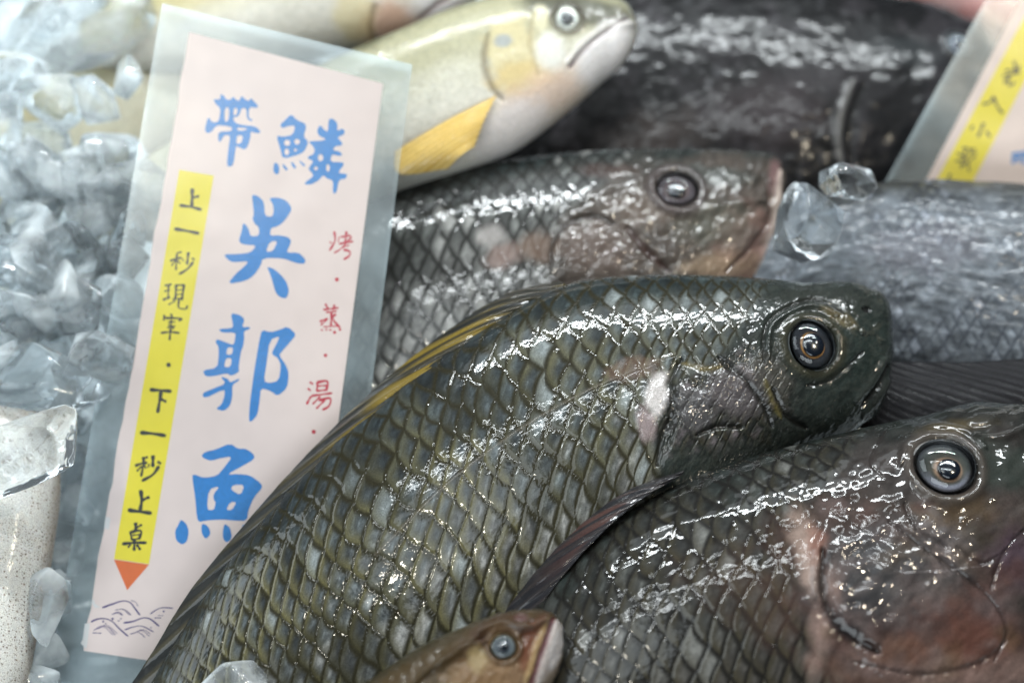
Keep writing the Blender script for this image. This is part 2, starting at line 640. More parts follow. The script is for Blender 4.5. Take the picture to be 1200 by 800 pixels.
        for k in range(5):
            I = i0 + k
            off = np.mod(I, 2) * 0.5
            j0 = np.round(Qm - off)
            J2 = j0 + np.where(Qm - off > j0, 1, -1)
            for J in (j0, J2):
                pc = I + (hsh(I, J, seed) - 0.5) * 2 * jit
                qc = J + off + (hsh(I, J, seed + 1) - 0.5) * 2 * jit * 0.8
                t = (Pm - pc) / rp
                u = (Qm - qc) / rq
                # slightly pointed free edge
                r = (np.abs(t) ** 1.6 + np.abs(u) ** 1.4) ** 0.64
                inside = (r < 1) & ~done
                out = (r >= 1) & ~done
                ant = np.where(out, np.minimum(ant, r), ant)
                tO = np.where(inside, t, tO); sO = np.where(inside, u, sO); rO = np.where(inside, r, rO)
                idi = np.where(inside, I, idi); idj = np.where(inside, J, idj)
                done |= inside
        return dict(t=tO, s=sO, r=rO, i=idi, j=idj, ant=ant, P=Pm, Q=Qm, rnd=lambda k: hsh(idi, idj, seed + 100 + k))

    def build(s, name, mat, parent, gain=0.72):
        s.col = s.col * gain
        P = s.P + s.N * (s.h[..., None] / 1000)
        n = s.nf + s.nb
        idx = np.arange(s.nu * n).reshape(s.nu, n)
        jn = np.roll(idx, -1, 1)
        F = np.stack([idx[:-1], idx[1:], jn[1:], jn[:-1]], -1).reshape(-1, 4)
        if s.flip: F = F[:, ::-1]
        return mesh_obj(name, P.reshape(-1, 3), F, mat, parent, True,
                        np.clip(s.col, 0.002, 1).reshape(-1, 3), np.clip(s.metal, 0, 1).reshape(-1))


def add_eye(S, root, px, py, rx, ry, rings, pupil=0.45, dome=0.55, push=0.0, poff=(0, 0), lean=0.35, grad=None):
    """eye in its socket: dished iris, pupil and clear dome; rings = [(radius fraction, colour)]"""
    i, j = S.ij(px, py)
    base = S.P[i, j] + S.N[i, j] * push / 1000
    xy = S.at(px, py) / 1000
    base = np.array([xy[0], xy[1], base[2]])
    nz = S.N[i, j] * (1 - lean) + np.array([0, 0, 1]) * lean
    nz /= np.linalg.norm(nz)
    ax = np.array([1, 0, 0]) - nz * nz[0]; ax /= np.linalg.norm(ax)
    ay = np.cross(nz, ax)
    kx, ky = rx * S.k / 1000, ry * S.k / 1000
    km = (kx + ky) / 2

    def disc(profile, nseg=48, off=(0, 0), io=(0, 0)):
        V, F, R = [], [], []
        for (r, z) in profile:
            for a in range(nseg):
                an = 2 * math.pi * a / nseg
                w_ = r * (1 + 0.030 * math.sin(2 * an + px) + 0.016 * math.sin(3 * an + py))
                V.append(base + ax * (kx * (w_ * math.cos(an) + off[0] + io[0] * max(0, 1 - r))) + ay * (ky * (w_ * math.sin(an) + off[1] + io[1] * max(0, 1 - r))) + nz * (z * km))
                R.append(r)
        m = len(profile)
        for k in range(m - 1):
            for a in range(nseg):
                b = (a + 1) % nseg
                F.append([k * nseg + a, k * nseg + b, (k + 1) * nseg + b, (k + 1) * nseg + a])
        F.append([(m - 1) * nseg + a for a in range(nseg)])
        return V, F, np.array(R)
    # rim outward to centre
    prof = [(1.16, -0.45), (1.07, -0.10), (1.01, -0.02), (0.97, -0.03)] + [(r, -0.10 - 0.10 * (1 - r)) for r in np.linspace(0.93, 0.02, 26)]
    V, F, R = disc(prof, 48, (0, 0), (poff[0] / (1 - pupil), poff[1] / (1 - pupil)))
    rr = [a for a, _ in rings]; cc = np.array([b for _, b in rings])
    col = np.stack([np.interp(R, rr, cc[:, k]) for k in range(3)], -1)
    ang = np.tile(np.arange(48), len(prof))
    col *= (0.55 + 0.9 * fbm(np.cos(ang * math.pi / 24) * R * 4 + px, np.sin(ang * math.pi / 24) * R * 4, 5, 3))[:, None]
    if grad is not None:                     # lower half of the iris is paler
        low = np.clip(-np.sin(2 * math.pi * ang / 48), 0, 1) * smooth(0.5, 0.62, R) * (1 - smooth(0.98, 1.02, R))
        col = col * (1 - low[:, None]) + np.asarray(grad) * low[:, None]
    e = mesh_obj('eye', V, F, M_IRIS, root, True, col, 0 * R)
    V, F, R = disc([(pupil, -0.03), (pupil * 0.92, 0.0), (pupil * 0.6, 0.03), (pupil * 0.2, 0.045), (0.01, 0.045)], 40, poff)
    mesh_obj('pupil', V, F, M_PUPIL, e)
    dprof = [(1.0, -0.05)] + [(math.cos(a), dome * math.sin(a)) for a in np.linspace(0.08, math.pi / 2 - 0.02, 16)]
    V, F, R = disc(dprof)
    mesh_obj('cornea', V, F, M_CORNEA, e)
    return e


def socket(S, px, py, r, rim=0.8, depth=2.5, rimw=0.2, rimcol=None, rc=1.18):
    c = S.at(px, py)
    d = np.hypot(S.x - c[0], S.y - c[1]) / (r * S.k)
    m = S.front()
    S.h -= (1 - smooth(0.86, 1.02, d)) * depth * m
    g = np.exp(-((d - rc) / rimw) ** 2) * m
    S.h += g * rim
    if rimcol is not None: S.paint(g, rimcol, 0.8)


def ribbon(name, frame, mat, root, base, outer, nrays, slant, cray, cweb, thick=0.35, ridge=0.5, ns=220, nt=26,
           bulge=1.5, metal=0.0, spiky=0.0, streak=None):
    """a fin: two rails of (px, py, z mm) with rays running across at a slant"""
    B, O = np.array(base, float), np.array(outer, float)
    T = np.linspace(0, 1, len(B))
    ss = np.linspace(0, 1, ns)
    B, O = hermite(T, B, ss), hermite(T, O, ss)
    b = frame.loc3(B[:, 0], B[:, 1], B[:, 2] / 1000)
    o = frame.loc3(O[:, 0], O[:, 1], O[:, 2] / 1000)
    tt = np.linspace(0, 1, nt)
    ph = (ss[:, None] + slant * tt[None]) * nrays
    fr = np.abs(np.mod(ph, 1) - 0.5) * 2
    ray_m = smooth(0.45, 0.8, fr)
    ext = 1 - spiky * (1 - ray_m[:, -1]) if spiky else np.ones(ns)
    tx = tt[None] * ext[:, None]
    P = b[:, None] * (1 - tx[..., None]) + o[:, None] * tx[..., None]
    P[..., 2] += bulge / 1000 * np.sin(math.pi * tt)[None] + ridge / 1000 * ray_m * (1 - 0.6 * tt[None])
    edge = np.minimum(1, np.minimum(tt, 1 - tt) * 8)[None] * np.minimum(1, np.minimum(ss, 1 - ss) * 25)[:, None]
    Q = P.copy()
    Q[..., 2] -= thick / 1000 * (0.15 + 0.85 * edge)
    nse = fbm(ph * 3.1, tt[None] * 2.0 + 0 * ph, 8, 3)
    rm = np.clip(ray_m * 0.85 + (nse - 0.5) * 0.7, 0, 1)[..., None]
    col = np.asarray(cweb) * (1 - rm) + np.asarray(cray) * rm
    if streak is not None:
        sm = (smooth(0.48, 0.66, fbm(ph * 1.7, tt[None] * 1.6 + ph * 0.15, 21, 2)) * smooth(0.06, 0.25, tt)[None] * smooth(0.62, 0.30, ss)[:, None])[..., None]
        col = col * (1 - 0.85 * sm) + np.asarray(streak) * 0.85 * sm
    n = ns * nt
    i = np.arange(n).reshape(ns, nt)
    F1 = np.stack([i[:-1, :-1], i[1:, :-1], i[1:, 1:], i[:-1, 1:]], -1).reshape(-1, 4)
    F2 = F1[:, ::-1] + n
    rim = np.concatenate([i[0, :], i[1:, -1], i[-1, -2::-1], i[-2:0:-1, 0]])
    r2 = np.roll(rim, -1)
    F3 = np.stack([rim, r2, r2 + n, rim + n], -1)
    F = np.concatenate([F1, F2, F3])
    V = np.concatenate([P.reshape(-1, 3), Q.reshape(-1, 3)])
    # orient outward
    a = np.cross(P[ns // 2 + 1, nt // 2] - P[ns // 2, nt // 2], P[ns // 2, nt // 2 + 1] - P[ns // 2, nt // 2])
    if a[2] < 0: F = F[:, ::-1]
    C = np.concatenate([col.reshape(-1, 3)] * 2)
    return mesh_obj(name, V, F, mat, root, True, np.clip(C, 0.002, 1), np.full(len(V), metal))


def scales(S, rows, mask, h0, ccent, crim, cgap, aspect=0.33, shear=0.0, metal=0.12, seed=1, light=None, var=0.5, bright=0.05, rimw=0.5, beads=0.4):
    """overlapping scales: relief and pigment. ccent may be an array (per vertex) of centre colours"""
    Lt = S.lattice(rows, aspect, shear, seed=seed)
    t, u, r, ant = Lt['t'], Lt['s'], Lt['r'], Lt['ant']
    m = mask
    rim = smooth(rimw, 0.97, r) * (0.55 + 0.45 * Lt['rnd'](7))
    gap = 1 - smooth(1.05, 1.24, ant)
    edge = smooth(0.91, 0.99, r)
    hh = 0.42 * smooth(0.0, 0.9, t) + 0.20 * (1 - u * u) - 0.42 * smooth(0.84, 1.0, r) + 0.25 * (Lt['rnd'](3) - 0.5)
    ang = np.arctan2(u, t + 0.6)
    hh = hh + 0.03 * np.sin(ang * 26 + Lt['rnd'](5) * 6) * smooth(0.2, 0.7, r)
    tilt = (Lt['rnd'](6) - 0.5) * 0.6 * u
    bd = fbm(S.sx * 2.2, S.sy * 2.2, seed + 5, 2) - 0.5
    S.h += h0 * (hh + tilt + beads * bd * np.maximum(gap, edge)) * m
    cen = np.asarray(ccent) * (1 - var + 2 * var * Lt['rnd'](1) ** 1.3)[..., None]
    stre = 0.75 + 0.5 * vnoise(ang * 8 + Lt['i'] * 7.7, Lt['j'] * 3.1 + r * 2, 12)
    mott = 0.45 + 1.1 * fbm(S.sx * 0.8, S.sy * 0.8, 15, 4)
    cen = cen * (stre * mott)[..., None]
    wr = smooth(0.60, 0.78, vnoise(S.sx * 0.16 - S.sy * 0.30, S.sx * 0.75 + S.sy * 0.40, seed + 9))[..., None]
    cen = cen * (1 + 0.7 * wr)
    # some scales keep a pale, silvery face
    pale = smooth(1 - bright - 0.02, 1 - bright, Lt['rnd'](2))[..., None]
    if light is not None:
        cen = cen * (1 - pale * 0.7) + np.asarray(light) * (0.6 + 0.8 * fbm(S.sx * 1.2, S.sy * 1.2, 19, 3))[..., None] * pale * 0.7
    col = cen * (1 - rim[..., None]) + np.asarray(crim) * rim[..., None]
    g = np.clip(gap * 0.98 + edge * 0.75, 0, 0.98)[..., None]
    col = col * (1 - g) + np.asarray(cgap) * g
    S.col = S.col * (1 - m[..., None]) + col * m[..., None]
    S.metal += metal * m * (1 - rim) * (0.4 + 1.2 * Lt['rnd'](4))
    return Lt


TILAPIA_RINGS = [(0, (0.006, 0.008, 0.012)), (0.44, (0.01, 0.01, 0.012)), (0.465, (0.30, 0.145, 0.04)), (0.49, (0.28, 0.135, 0.04)), (0.525, (0.010, 0.010, 0.012)),
                 (0.78, (0.010, 0.013, 0.018)), (0.90, (0.022, 0.029, 0.037)), (0.98, (0.13, 0.15, 0.16)), (1.04, (0.04, 0.04, 0.03)), (1.1, (0.03, 0.03, 0.022))]


# ---- the sharp tilapia in the middle
def hero():
    f = Frame(640, 560, -0.015, 18)
    root = thing('tilapia', f, 'dark tilapia in sharp focus, scaled body running from the large sign to a clear eye', 'fish', 'tilapia on the ice')
    st = [(1047, 398, 1046, 424, 2), (1040, 358, 1036, 470, 9), (1012, 339, 1008, 500, 14.5), (945, 336, 935, 540, 20), (850, 329, 835, 640, 25),
          (750, 328, 765, 740, 28), (665, 338, 700, 830, 28.5), (565, 386, 620, 910, 27.5), (455, 462, 510, 985, 25), (355, 556, 395, 1035, 21),
          (262, 668, 280, 1065, 17), (196, 770, 195, 1070, 13), (130, 890, 115, 1080, 8), (75, 965, 62, 1080, 5)]
    S = Surf(f, st, nu=1150, nf=600, nb=40)
    q = S.q[None] + 0 * S.h
    n1 = fbm(S.sx * 0.06, S.sy * 0.06, 3, 4)
    n2 = fbm(S.sx * 0.5, S.sy * 0.5, 4, 4)
    backc, midc, bel = np.array([0.022, 0.032, 0.032]), np.array([0.080, 0.092, 0.092]), np.array([0.17, 0.165, 0.15])
    g1 = smooth(0.92, 0.70, q + (n1 - 0.5) * 0.2)[..., None]
    g2 = smooth(0.62, 0.25, q + (n1 - 0.5) * 0.2)[..., None]
    cen = backc * (1 - g1) + midc * g1
    cen = cen * (1 - g2) + bel * g2
    far = smooth(0.06, 0.16, S.sx / 1000 + (n1 - 0.5) * 0.06)[..., None]      # towards the tail the centres go blue black
    cen = cen * (1 - 0.45 * far) + np.array([0.030, 0.038, 0.045]) * 0.45 * far
    rimc = cen * 0.75 * (1 - g1 * (0.25 + 0.75 * far)) + np.array([0.105, 0.094, 0.040]) * g1 * (0.25 + 0.75 * far)
    pat = fbm(S.sx * 0.045, S.sy * 0.045, 8, 3)
    rimc = rimc * (0.55 + 0.9 * smooth(0.35, 0.65, pat))[..., None]
    pl = (smooth(0.50, 0.66, fbm(S.sx * 0.10, S.sy * 0.10, 88, 4)) * smooth(0.72, 0.4, q) * 0.55)[..., None]
    cen = cen * (1 - pl) + np.array([0.34, 0.335, 0.32]) * pl
    S.col = (0.4 + 1.0 * n2[..., None]) * np.array([0.026, 0.033, 0.029])
    mask = S.behind([(905, 330), (892, 350), (872, 385), (835, 425), (800, 445), (778, 465), (770, 500), (772, 560), (760, 640)], 9)
    scales(S, 11.6, mask, 0.25, cen, rimc, (0.024, 0.021, 0.008), light=(0.36, 0.40, 0.40), metal=0.10, bright=0.04)
    # cheek: small soft plates
    ck = (1 - mask) * S.blob(845, 470, 85, 55, 20, None, edge=0.3)
    scales(S, 15, ck * 0.9, 0.55, np.array([0.065, 0.06, 0.06]) + 0 * S.col, (0.04, 0.034, 0.018), (0.010, 0.009, 0.006), aspect=0.5, seed=9, light=(0.2, 0.17, 0.18), bright=0.15)
    # head pigment
    S.blob(1005, 420, 55, 75, 0, (0.022, 0.036, 0.031), 0.5, edge=0.6, rough=1.2)
    S.blob(990, 470, 50, 28, 0, (0.034, 0.044, 0.040), 0.5, edge=0.6, rough=1.2)
    mt = smooth(0.45, 0.65, fbm(S.sx * 0.9, S.sy * 0.9, 17, 3)) * (1 - mask) * S.front()
    S.paint(mt, (0.060, 0.066, 0.055), 0.35)
    S.paint(smooth(0.55, 0.7, fbm(S.sx * 0.35, S.sy * 0.35, 18, 3)) * (1 - mask) * S.front(), (0.012, 0.016, 0.015), 0.5)
    S.h += (1 - mask) * S.front() * (fbm(S.sx * 1.1, S.sy * 1.1, 19, 3) - 0.5) * 0.16
    S.blob(965, 352, 60, 18, 0, (0.030, 0.034, 0.028), 0.6)
    S.blob(985, 372, 22, 9, -30, (0.16, 0.12, 0.05), 0.55)
    S.blob(862, 460, 36, 26, 10, (0.115, 0.10, 0.105), 0.7, dh=0.6)
    S.blob(812, 480, 22, 26, 10, (0.10, 0.095, 0.10), 0.6, dh=0.5)
    S.blob(905, 445, 22, 30, 25, (0.075, 0.07, 0.06), 0.6, dh=0.4)
    S.blob(872, 440, 10, 14, 20, (0.17, 0.15, 0.15), 0.6, dh=0.4)
    S.blob(770, 462, 12, 27, -12, (0.75, 0.70, 0.68), 0.8, dh=0.2, edge=0.4, rough=1.0)
    S.blob(757, 497, 10, 22, 10, (0.33, 0.26, 0.26), 0.8, dh=0.3)
    S.blob(742, 432, 30, 14, 10, (0.26, 0.16, 0.12), 0.35)
    for p, wd in (([(800, 420), (786, 450), (790, 480), (776, 510), (770, 545)], 5), ([(842, 418), (868, 440), (892, 470), (905, 500)], 4.5),
                  ([(905, 455), (920, 485), (945, 502)], 4), ([(815, 510), (840, 500), (870, 500)], 3)):
        S.line(p, wd, (0.010, 0.010, 0.008), 0.85, dh=-0.9)
    S.line([(800, 425), (822, 432), (845, 430)], 4, (0.20, 0.15, 0.045), 0.5)
    S.line([(895, 445), (905, 470), (915, 490)], 4, (0.15, 0.12, 0.03), 0.55, dh=0.3)
    S.step([(770, 560), (792, 500), (780, 470), (795, 425)], 4, 0.9, 70)
    # folds round the eye and on the snout
    S.line([(900, 420), (903, 385), (925, 366), (955, 358), (982, 370)], 4.5, None, dh=0.9)
    S.line([(895, 425), (897, 383), (922, 360), (958, 350), (990, 368)], 3, (0.012, 0.012, 0.01), 0.7, dh=-0.6)
    S.line([(1012, 412), (990, 432), (968, 447), (945, 452)], 3.5, (0.012, 0.014, 0.012), 0.8, dh=-0.7)
    S.line([(1000, 426), (978, 442), (955, 449)], 5, None, dh=0.4)
    S.line([(1043, 428), (1030, 452), (1010, 478)], 3.5, (0.008, 0.009, 0.009), 0.9, dh=-1.3)
    S.line([(1038, 420), (1022, 448), (1003, 470)], 6, (0.05, 0.055, 0.048), 0.5, dh=0.7)
    S.line([(1042, 446), (1028, 470), (1010, 490)], 5, (0.05, 0.05, 0.045), 0.4, dh=0.6)
    S.blob(1016, 362, 6, 4, 0, (0.01, 0.01, 0.01), 0.9, dh=-0.8, rough=0.1)
    for k in range(26):
        rr = random.Random(k)
        S.blob(rr.uniform(960, 1035), rr.uniform(345, 400), rr.uniform(3, 7), rr.uniform(2, 4), rr.uniform(0, 180), (0.06, 0.06, 0.045), 0.4, dh=rr.uniform(-0.3, 0.4), rough=0.3)
    hd = 1 - mask
    S.h += hd * S.front() * ((fbm(S.sx * 0.3, S.sy * 0.3, 51, 3) - 0.5) * 0.5)
    socket(S, 952, 404, 30, rim=0.7, rimcol=(0.045, 0.043, 0.026))
    # lateral line
    S.line([(790, 415), (700, 452), (610, 502), (520, 570), (440, 650)], 2, (0.2, 0.17, 0.13), 0.35, dh=0.12, taper=False)
    # dark crest below the dorsal fin
    dk = smooth(0.935, 0.985, q) * S.front()
    S.paint(dk * mask, (0.014, 0.016, 0.014), 0.8)
    S.build('body', M_TILAPIA, root, 0.49)
    add_eye(S, root, 952, 404, 28, 31, TILAPIA_RINGS, pupil=0.455, poff=(0.06, 0.03))
    base = [(668, 342, 7), (605, 370, 11), (540, 415, 12.5), (468, 475, 13), (404, 545, 13.5), (338, 632, 13), (288, 715, 12), (252, 800, 10), (205, 890, 6)]
    outer = [(655, 329, 2), (590, 346, 3), (515, 394, 3), (435, 459, 3), (358, 534, 2.5), (290, 610, 2), (222, 693, 1), (168, 780, 0), (90, 890, 0)]
    ribbon('dorsal_fin', f, M_FIN, root, base, outer, 16, -0.24, (0.030, 0.026, 0.016), (0.009, 0.010, 0.010), ridge=0.7, ns=420, nt=44, bulge=2.2, streak=(0.13, 0.09, 0.014))
    ribbon('tail_fin', f, M_FIN, root, [(85, 955, 2), (75, 1010, 3), (66, 1080, 2)], [(-60, 980, 0), (-100, 1100, 0), (-40, 1210, 0)], 16, 0.0,
           (0.05, 0.05, 0.04), (0.02, 0.02, 0.02), ns=80, nt=20)


hero()


# ---- the tilapia in front, lower right
def front_tilapia():
    f = Frame(950, 700, 0.016, 18)
    root = thing('tilapia', f, 'nearest tilapia at the lower right, reddish brown cheek and large glassy eye', 'fish', 'tilapia on the ice')
    st = [(1282, 655, 1283, 685, 2), (1268, 575, 1275, 770, 10), (1232, 500, 1245, 825, 17), (1165, 476, 1190, 870, 23), (1060, 494, 1100, 935, 29),
          (950, 520, 1000, 1000, 32), (850, 548, 880, 1060, 32), (740, 598, 760, 1100, 30), (650, 668, 645, 1120, 27), (580, 745, 540, 1125, 23),
          (505, 845, 445, 1120, 17), (440, 930, 370, 1100, 11), (390, 985, 335, 1075, 6)]
    S = Surf(f, st, nu=850, nf=520, nb=40)
    q = S.q[None] + 0 * S.h
    n1 = fbm(S.sx * 0.06, S.sy * 0.06, 13, 4)
    n2 = fbm(S.sx * 0.35, S.sy * 0.35, 14, 4)
    backc, midc, bel = np.array([0.016, 0.023, 0.021]), np.array([0.056, 0.057, 0.053]), np.array([0.14, 0.125, 0.11])
    g1 = smooth(0.94, 0.72, q + (n1 - 0.5) * 0.25)[..., None]
    g2 = smooth(0.66, 0.35, q + (n1 - 0.5) * 0.25)[..., None]
    cen = backc * (1 - g1) + midc * g1
    cen = cen * (1 - g2) + bel * g2
    hc = np.array([0.022, 0.026, 0.023]) * (1 - g1) + np.array([0.058, 0.048, 0.044]) * g1
    S.col = (0.35 + 1.3 * n2[..., None]) * hc
    mask = S.behind([(1060, 486), (1010, 510), (975, 560), (940, 610), (930, 660), (945, 720), (980, 790), (1010, 860)], 14)
    scales(S, 12, mask, 0.24, cen, np.array([0.055, 0.046, 0.024]) * g1 + cen * 0.6 * (1 - g1), (0.010, 0.009, 0.007), light=(0.30, 0.30, 0.28), seed=21, metal=0.08, bright=0.06, beads=0.25)
    # muddy pink and red patches where scales are rubbed off
    for (x, y, rx, ry, a, c, al) in [
        (880, 690, 60, 40, -20, (0.16, 0.09, 0.06), 0.35), (930, 630, 45, 30, 0, (0.13, 0.06, 0.04), 0.5), (1010, 610, 55, 30, -10, (0.13, 0.07, 0.05), 0.6),
        (1075, 720, 110, 60, -8, (0.20, 0.10, 0.08), 0.6), (1120, 740, 70, 40, -10, (0.27, 0.105, 0.075), 0.65), (1040, 770, 70, 25, 5, (0.30, 0.16, 0.11), 0.6),
        (1150, 790, 80, 22, 8, (0.50, 0.33, 0.28), 0.7), (1010, 690, 42, 55, 10, (0.045, 0.05, 0.055), 0.85), (990, 712, 30, 42, 15, (0.012, 0.014, 0.018), 0.95),
        (1050, 665, 75, 45, 0, (0.115, 0.11, 0.115), 0.75), (1150, 620, 55, 35, 0, (0.11, 0.08, 0.055), 0.7), (1185, 650, 28, 35, 30, (0.16, 0.10, 0.14), 0.7),
        (1170, 545, 40, 30, 0, (0.055, 0.085, 0.07), 0.6), (1120, 500, 40, 10, 12, (0.22, 0.16, 0.06), 0.5), (1105, 640, 26, 44, 25, (0.34, 0.30, 0.30), 0.65),
        (950, 655, 14, 40, 8, (0.85, 0.62, 0.52), 0.8), (966, 722, 11, 48, -14, (0.62, 0.42, 0.36), 0.75), (958, 640, 10, 22, 5, (0.45, 0.12, 0.06), 0.5),
        (1090, 690, 40, 22, 20, (0.23, 0.19, 0.17), 0.45), (1165, 700, 24, 30, 0, (0.25, 0.19, 0.19), 0.45), (1135, 600, 30, 18, 0, (0.2, 0.12, 0.05), 0.4)]:
        S.blob(x, y, rx, ry, a, tuple(0.72 * k for k in c), al, edge=0.7, rough=1.6, nscale=0.16, seed=int(x))
    for k in range(60):
        r_ = random.Random(k + 300)
        c_ = r_.choice([(0.12, 0.05, 0.035), (0.20, 0.15, 0.14), (0.05, 0.045, 0.04), (0.16, 0.10, 0.05), (0.24, 0.17, 0.16), (0.03, 0.03, 0.03)])
        S.blob(r_.uniform(965, 1200), r_.uniform(585, 790), r_.uniform(8, 26), r_.uniform(6, 16), r_.uniform(-50, 50), c_, r_.uniform(0.2, 0.5), edge=0.8, rough=1.6, nscale=0.3, seed=k, dh=r_.uniform(-0.15, 0.25))
    S.metal += 0.45 * S.blob(1050, 665, 70, 45, 5, (0.16, 0.16, 0.165), 0.35, edge=0.7, rough=1.4)
    S.metal += 0.35 * S.blob(1105, 640, 30, 40, 25, None, edge=0.7, rough=1.2)
    S.line([(964, 645), (963, 690), (974, 722), (1000, 748), (1030, 764)], 7, (0.010, 0.007, 0.007), 0.9, dh=-1.4)
    for p, wd, dh in (([(1040, 610), (1080, 640), (1120, 668), (1160, 700), (1180, 740), (1165, 775)], 3.5, -0.9),
                      ([(1040, 500), (1020, 540), (1035, 560)], 3, -0.6), ([(1160, 690), (1175, 650), (1195, 625), (1230, 600)], 4, -0.8), ([(1060, 590), (1075, 620), (1110, 640)], 3.5, -0.8),
                      ([(1120, 640), (1150, 660), (1170, 650)], 3, -0.5), ([(1000, 775), (1080, 790), (1150, 775), (1180, 750)], 4, -0.8)):
        S.line(p, wd * 0.8, (0.022, 0.014, 0.012), 0.5, dh=dh * 0.55, wob=1.0)
    S.step([(1040, 800), (985, 740), (955, 700), (955, 640), (975, 600)], 5, 1.5, 120)
    S.step([(1170, 790), (1185, 740), (1160, 700), (1085, 640), (1040, 605)], 6, 0.3, 90)
    S.line([(1055, 545), (1065, 515), (1095, 500), (1130, 505), (1155, 525)], 6, None, dh=0.9)
    S.line([(1040, 555), (960, 580), (900, 595), (800, 612)], 22, None, dh=0.5)
    S.line([(1140, 512), (1175, 512), (1205, 500)], 5, None, dh=0.8)
    S.blob(1150, 492, 20, 8, 15, (0.05, 0.05, 0.045), 0.6, dh=0.6)
    hd = 1 - mask
    S.h += hd * S.front() * ((fbm(S.sx * 0.2, S.sy * 0.3, 61, 2) - 0.5) * 0.9 + (fbm(S.sx * 1.0, S.sy * 1.3, 62, 2) - 0.5) * 0.03)
    up = smooth(0.60, 0.75, q) * smooth(0.97, 0.86, q) * S.front() * mask
    S.h += up * (fbm(S.sx * 0.15, S.sy * 0.4, 63, 2) - 0.5) * 0.35
    socket(S, 1108, 547, 36, rim=1.1, rimcol=(0.12, 0.10, 0.085), rimw=0.17)
    dk = smooth(0.93, 0.985, q) * S.front()
    S.paint(dk * mask, (0.014, 0.018, 0.016), 0.7)
    S.build('body', M_TILAPIA, root, 0.37)
    rings = [(0, (0.006, 0.008, 0.012)), (0.34, (0.01, 0.01, 0.012)), (0.375, (0.20, 0.125, 0.085)), (0.42, (0.14, 0.09, 0.06)), (0.48, (0.03, 0.028, 0.022)),
             (0.72, (0.016, 0.020, 0.018)), (0.85, (0.035, 0.038, 0.042)), (0.97, (0.22, 0.23, 0.24)), (1.04, (0.10, 0.09, 0.08)), (1.1, (0.05, 0.045, 0.04))]
    add_eye(S, root, 1108, 547, 36, 36, rings, pupil=0.35, dome=0.62, poff=(0.13, -0.03), grad=(0.11, 0.11, 0.135))
    base = [(800, 556, 12), (745, 590, 15), (690, 640, 16), (640, 700, 16), (600, 760, 15), (550, 840, 12)]
    outer = [(801, 551, 9), (722, 578, 6), (655, 630, 5), (605, 690, 5), (560, 755, 4), (500, 840, 3)]
    ribbon('dorsal_fin', f, M_FIN, root, base, outer, 10, -0.3, (0.018, 0.015, 0.015), (0.008, 0.008, 0.010), ridge=0.4, ns=300, nt=36, bulge=2.0, streak=(0.045, 0.022, 0.018))
    ribbon('tail_fin', f, M_FIN, root, [(395, 985, 1), (370, 1030, 2), (345, 1075, 1)], [(250, 1000, 0), (210, 1120, 0), (270, 1230, 0)], 16, 0.0,
           (0.05, 0.05, 0.04), (0.02, 0.02, 0.02), ns=80, nt=20)


front_tilapia()


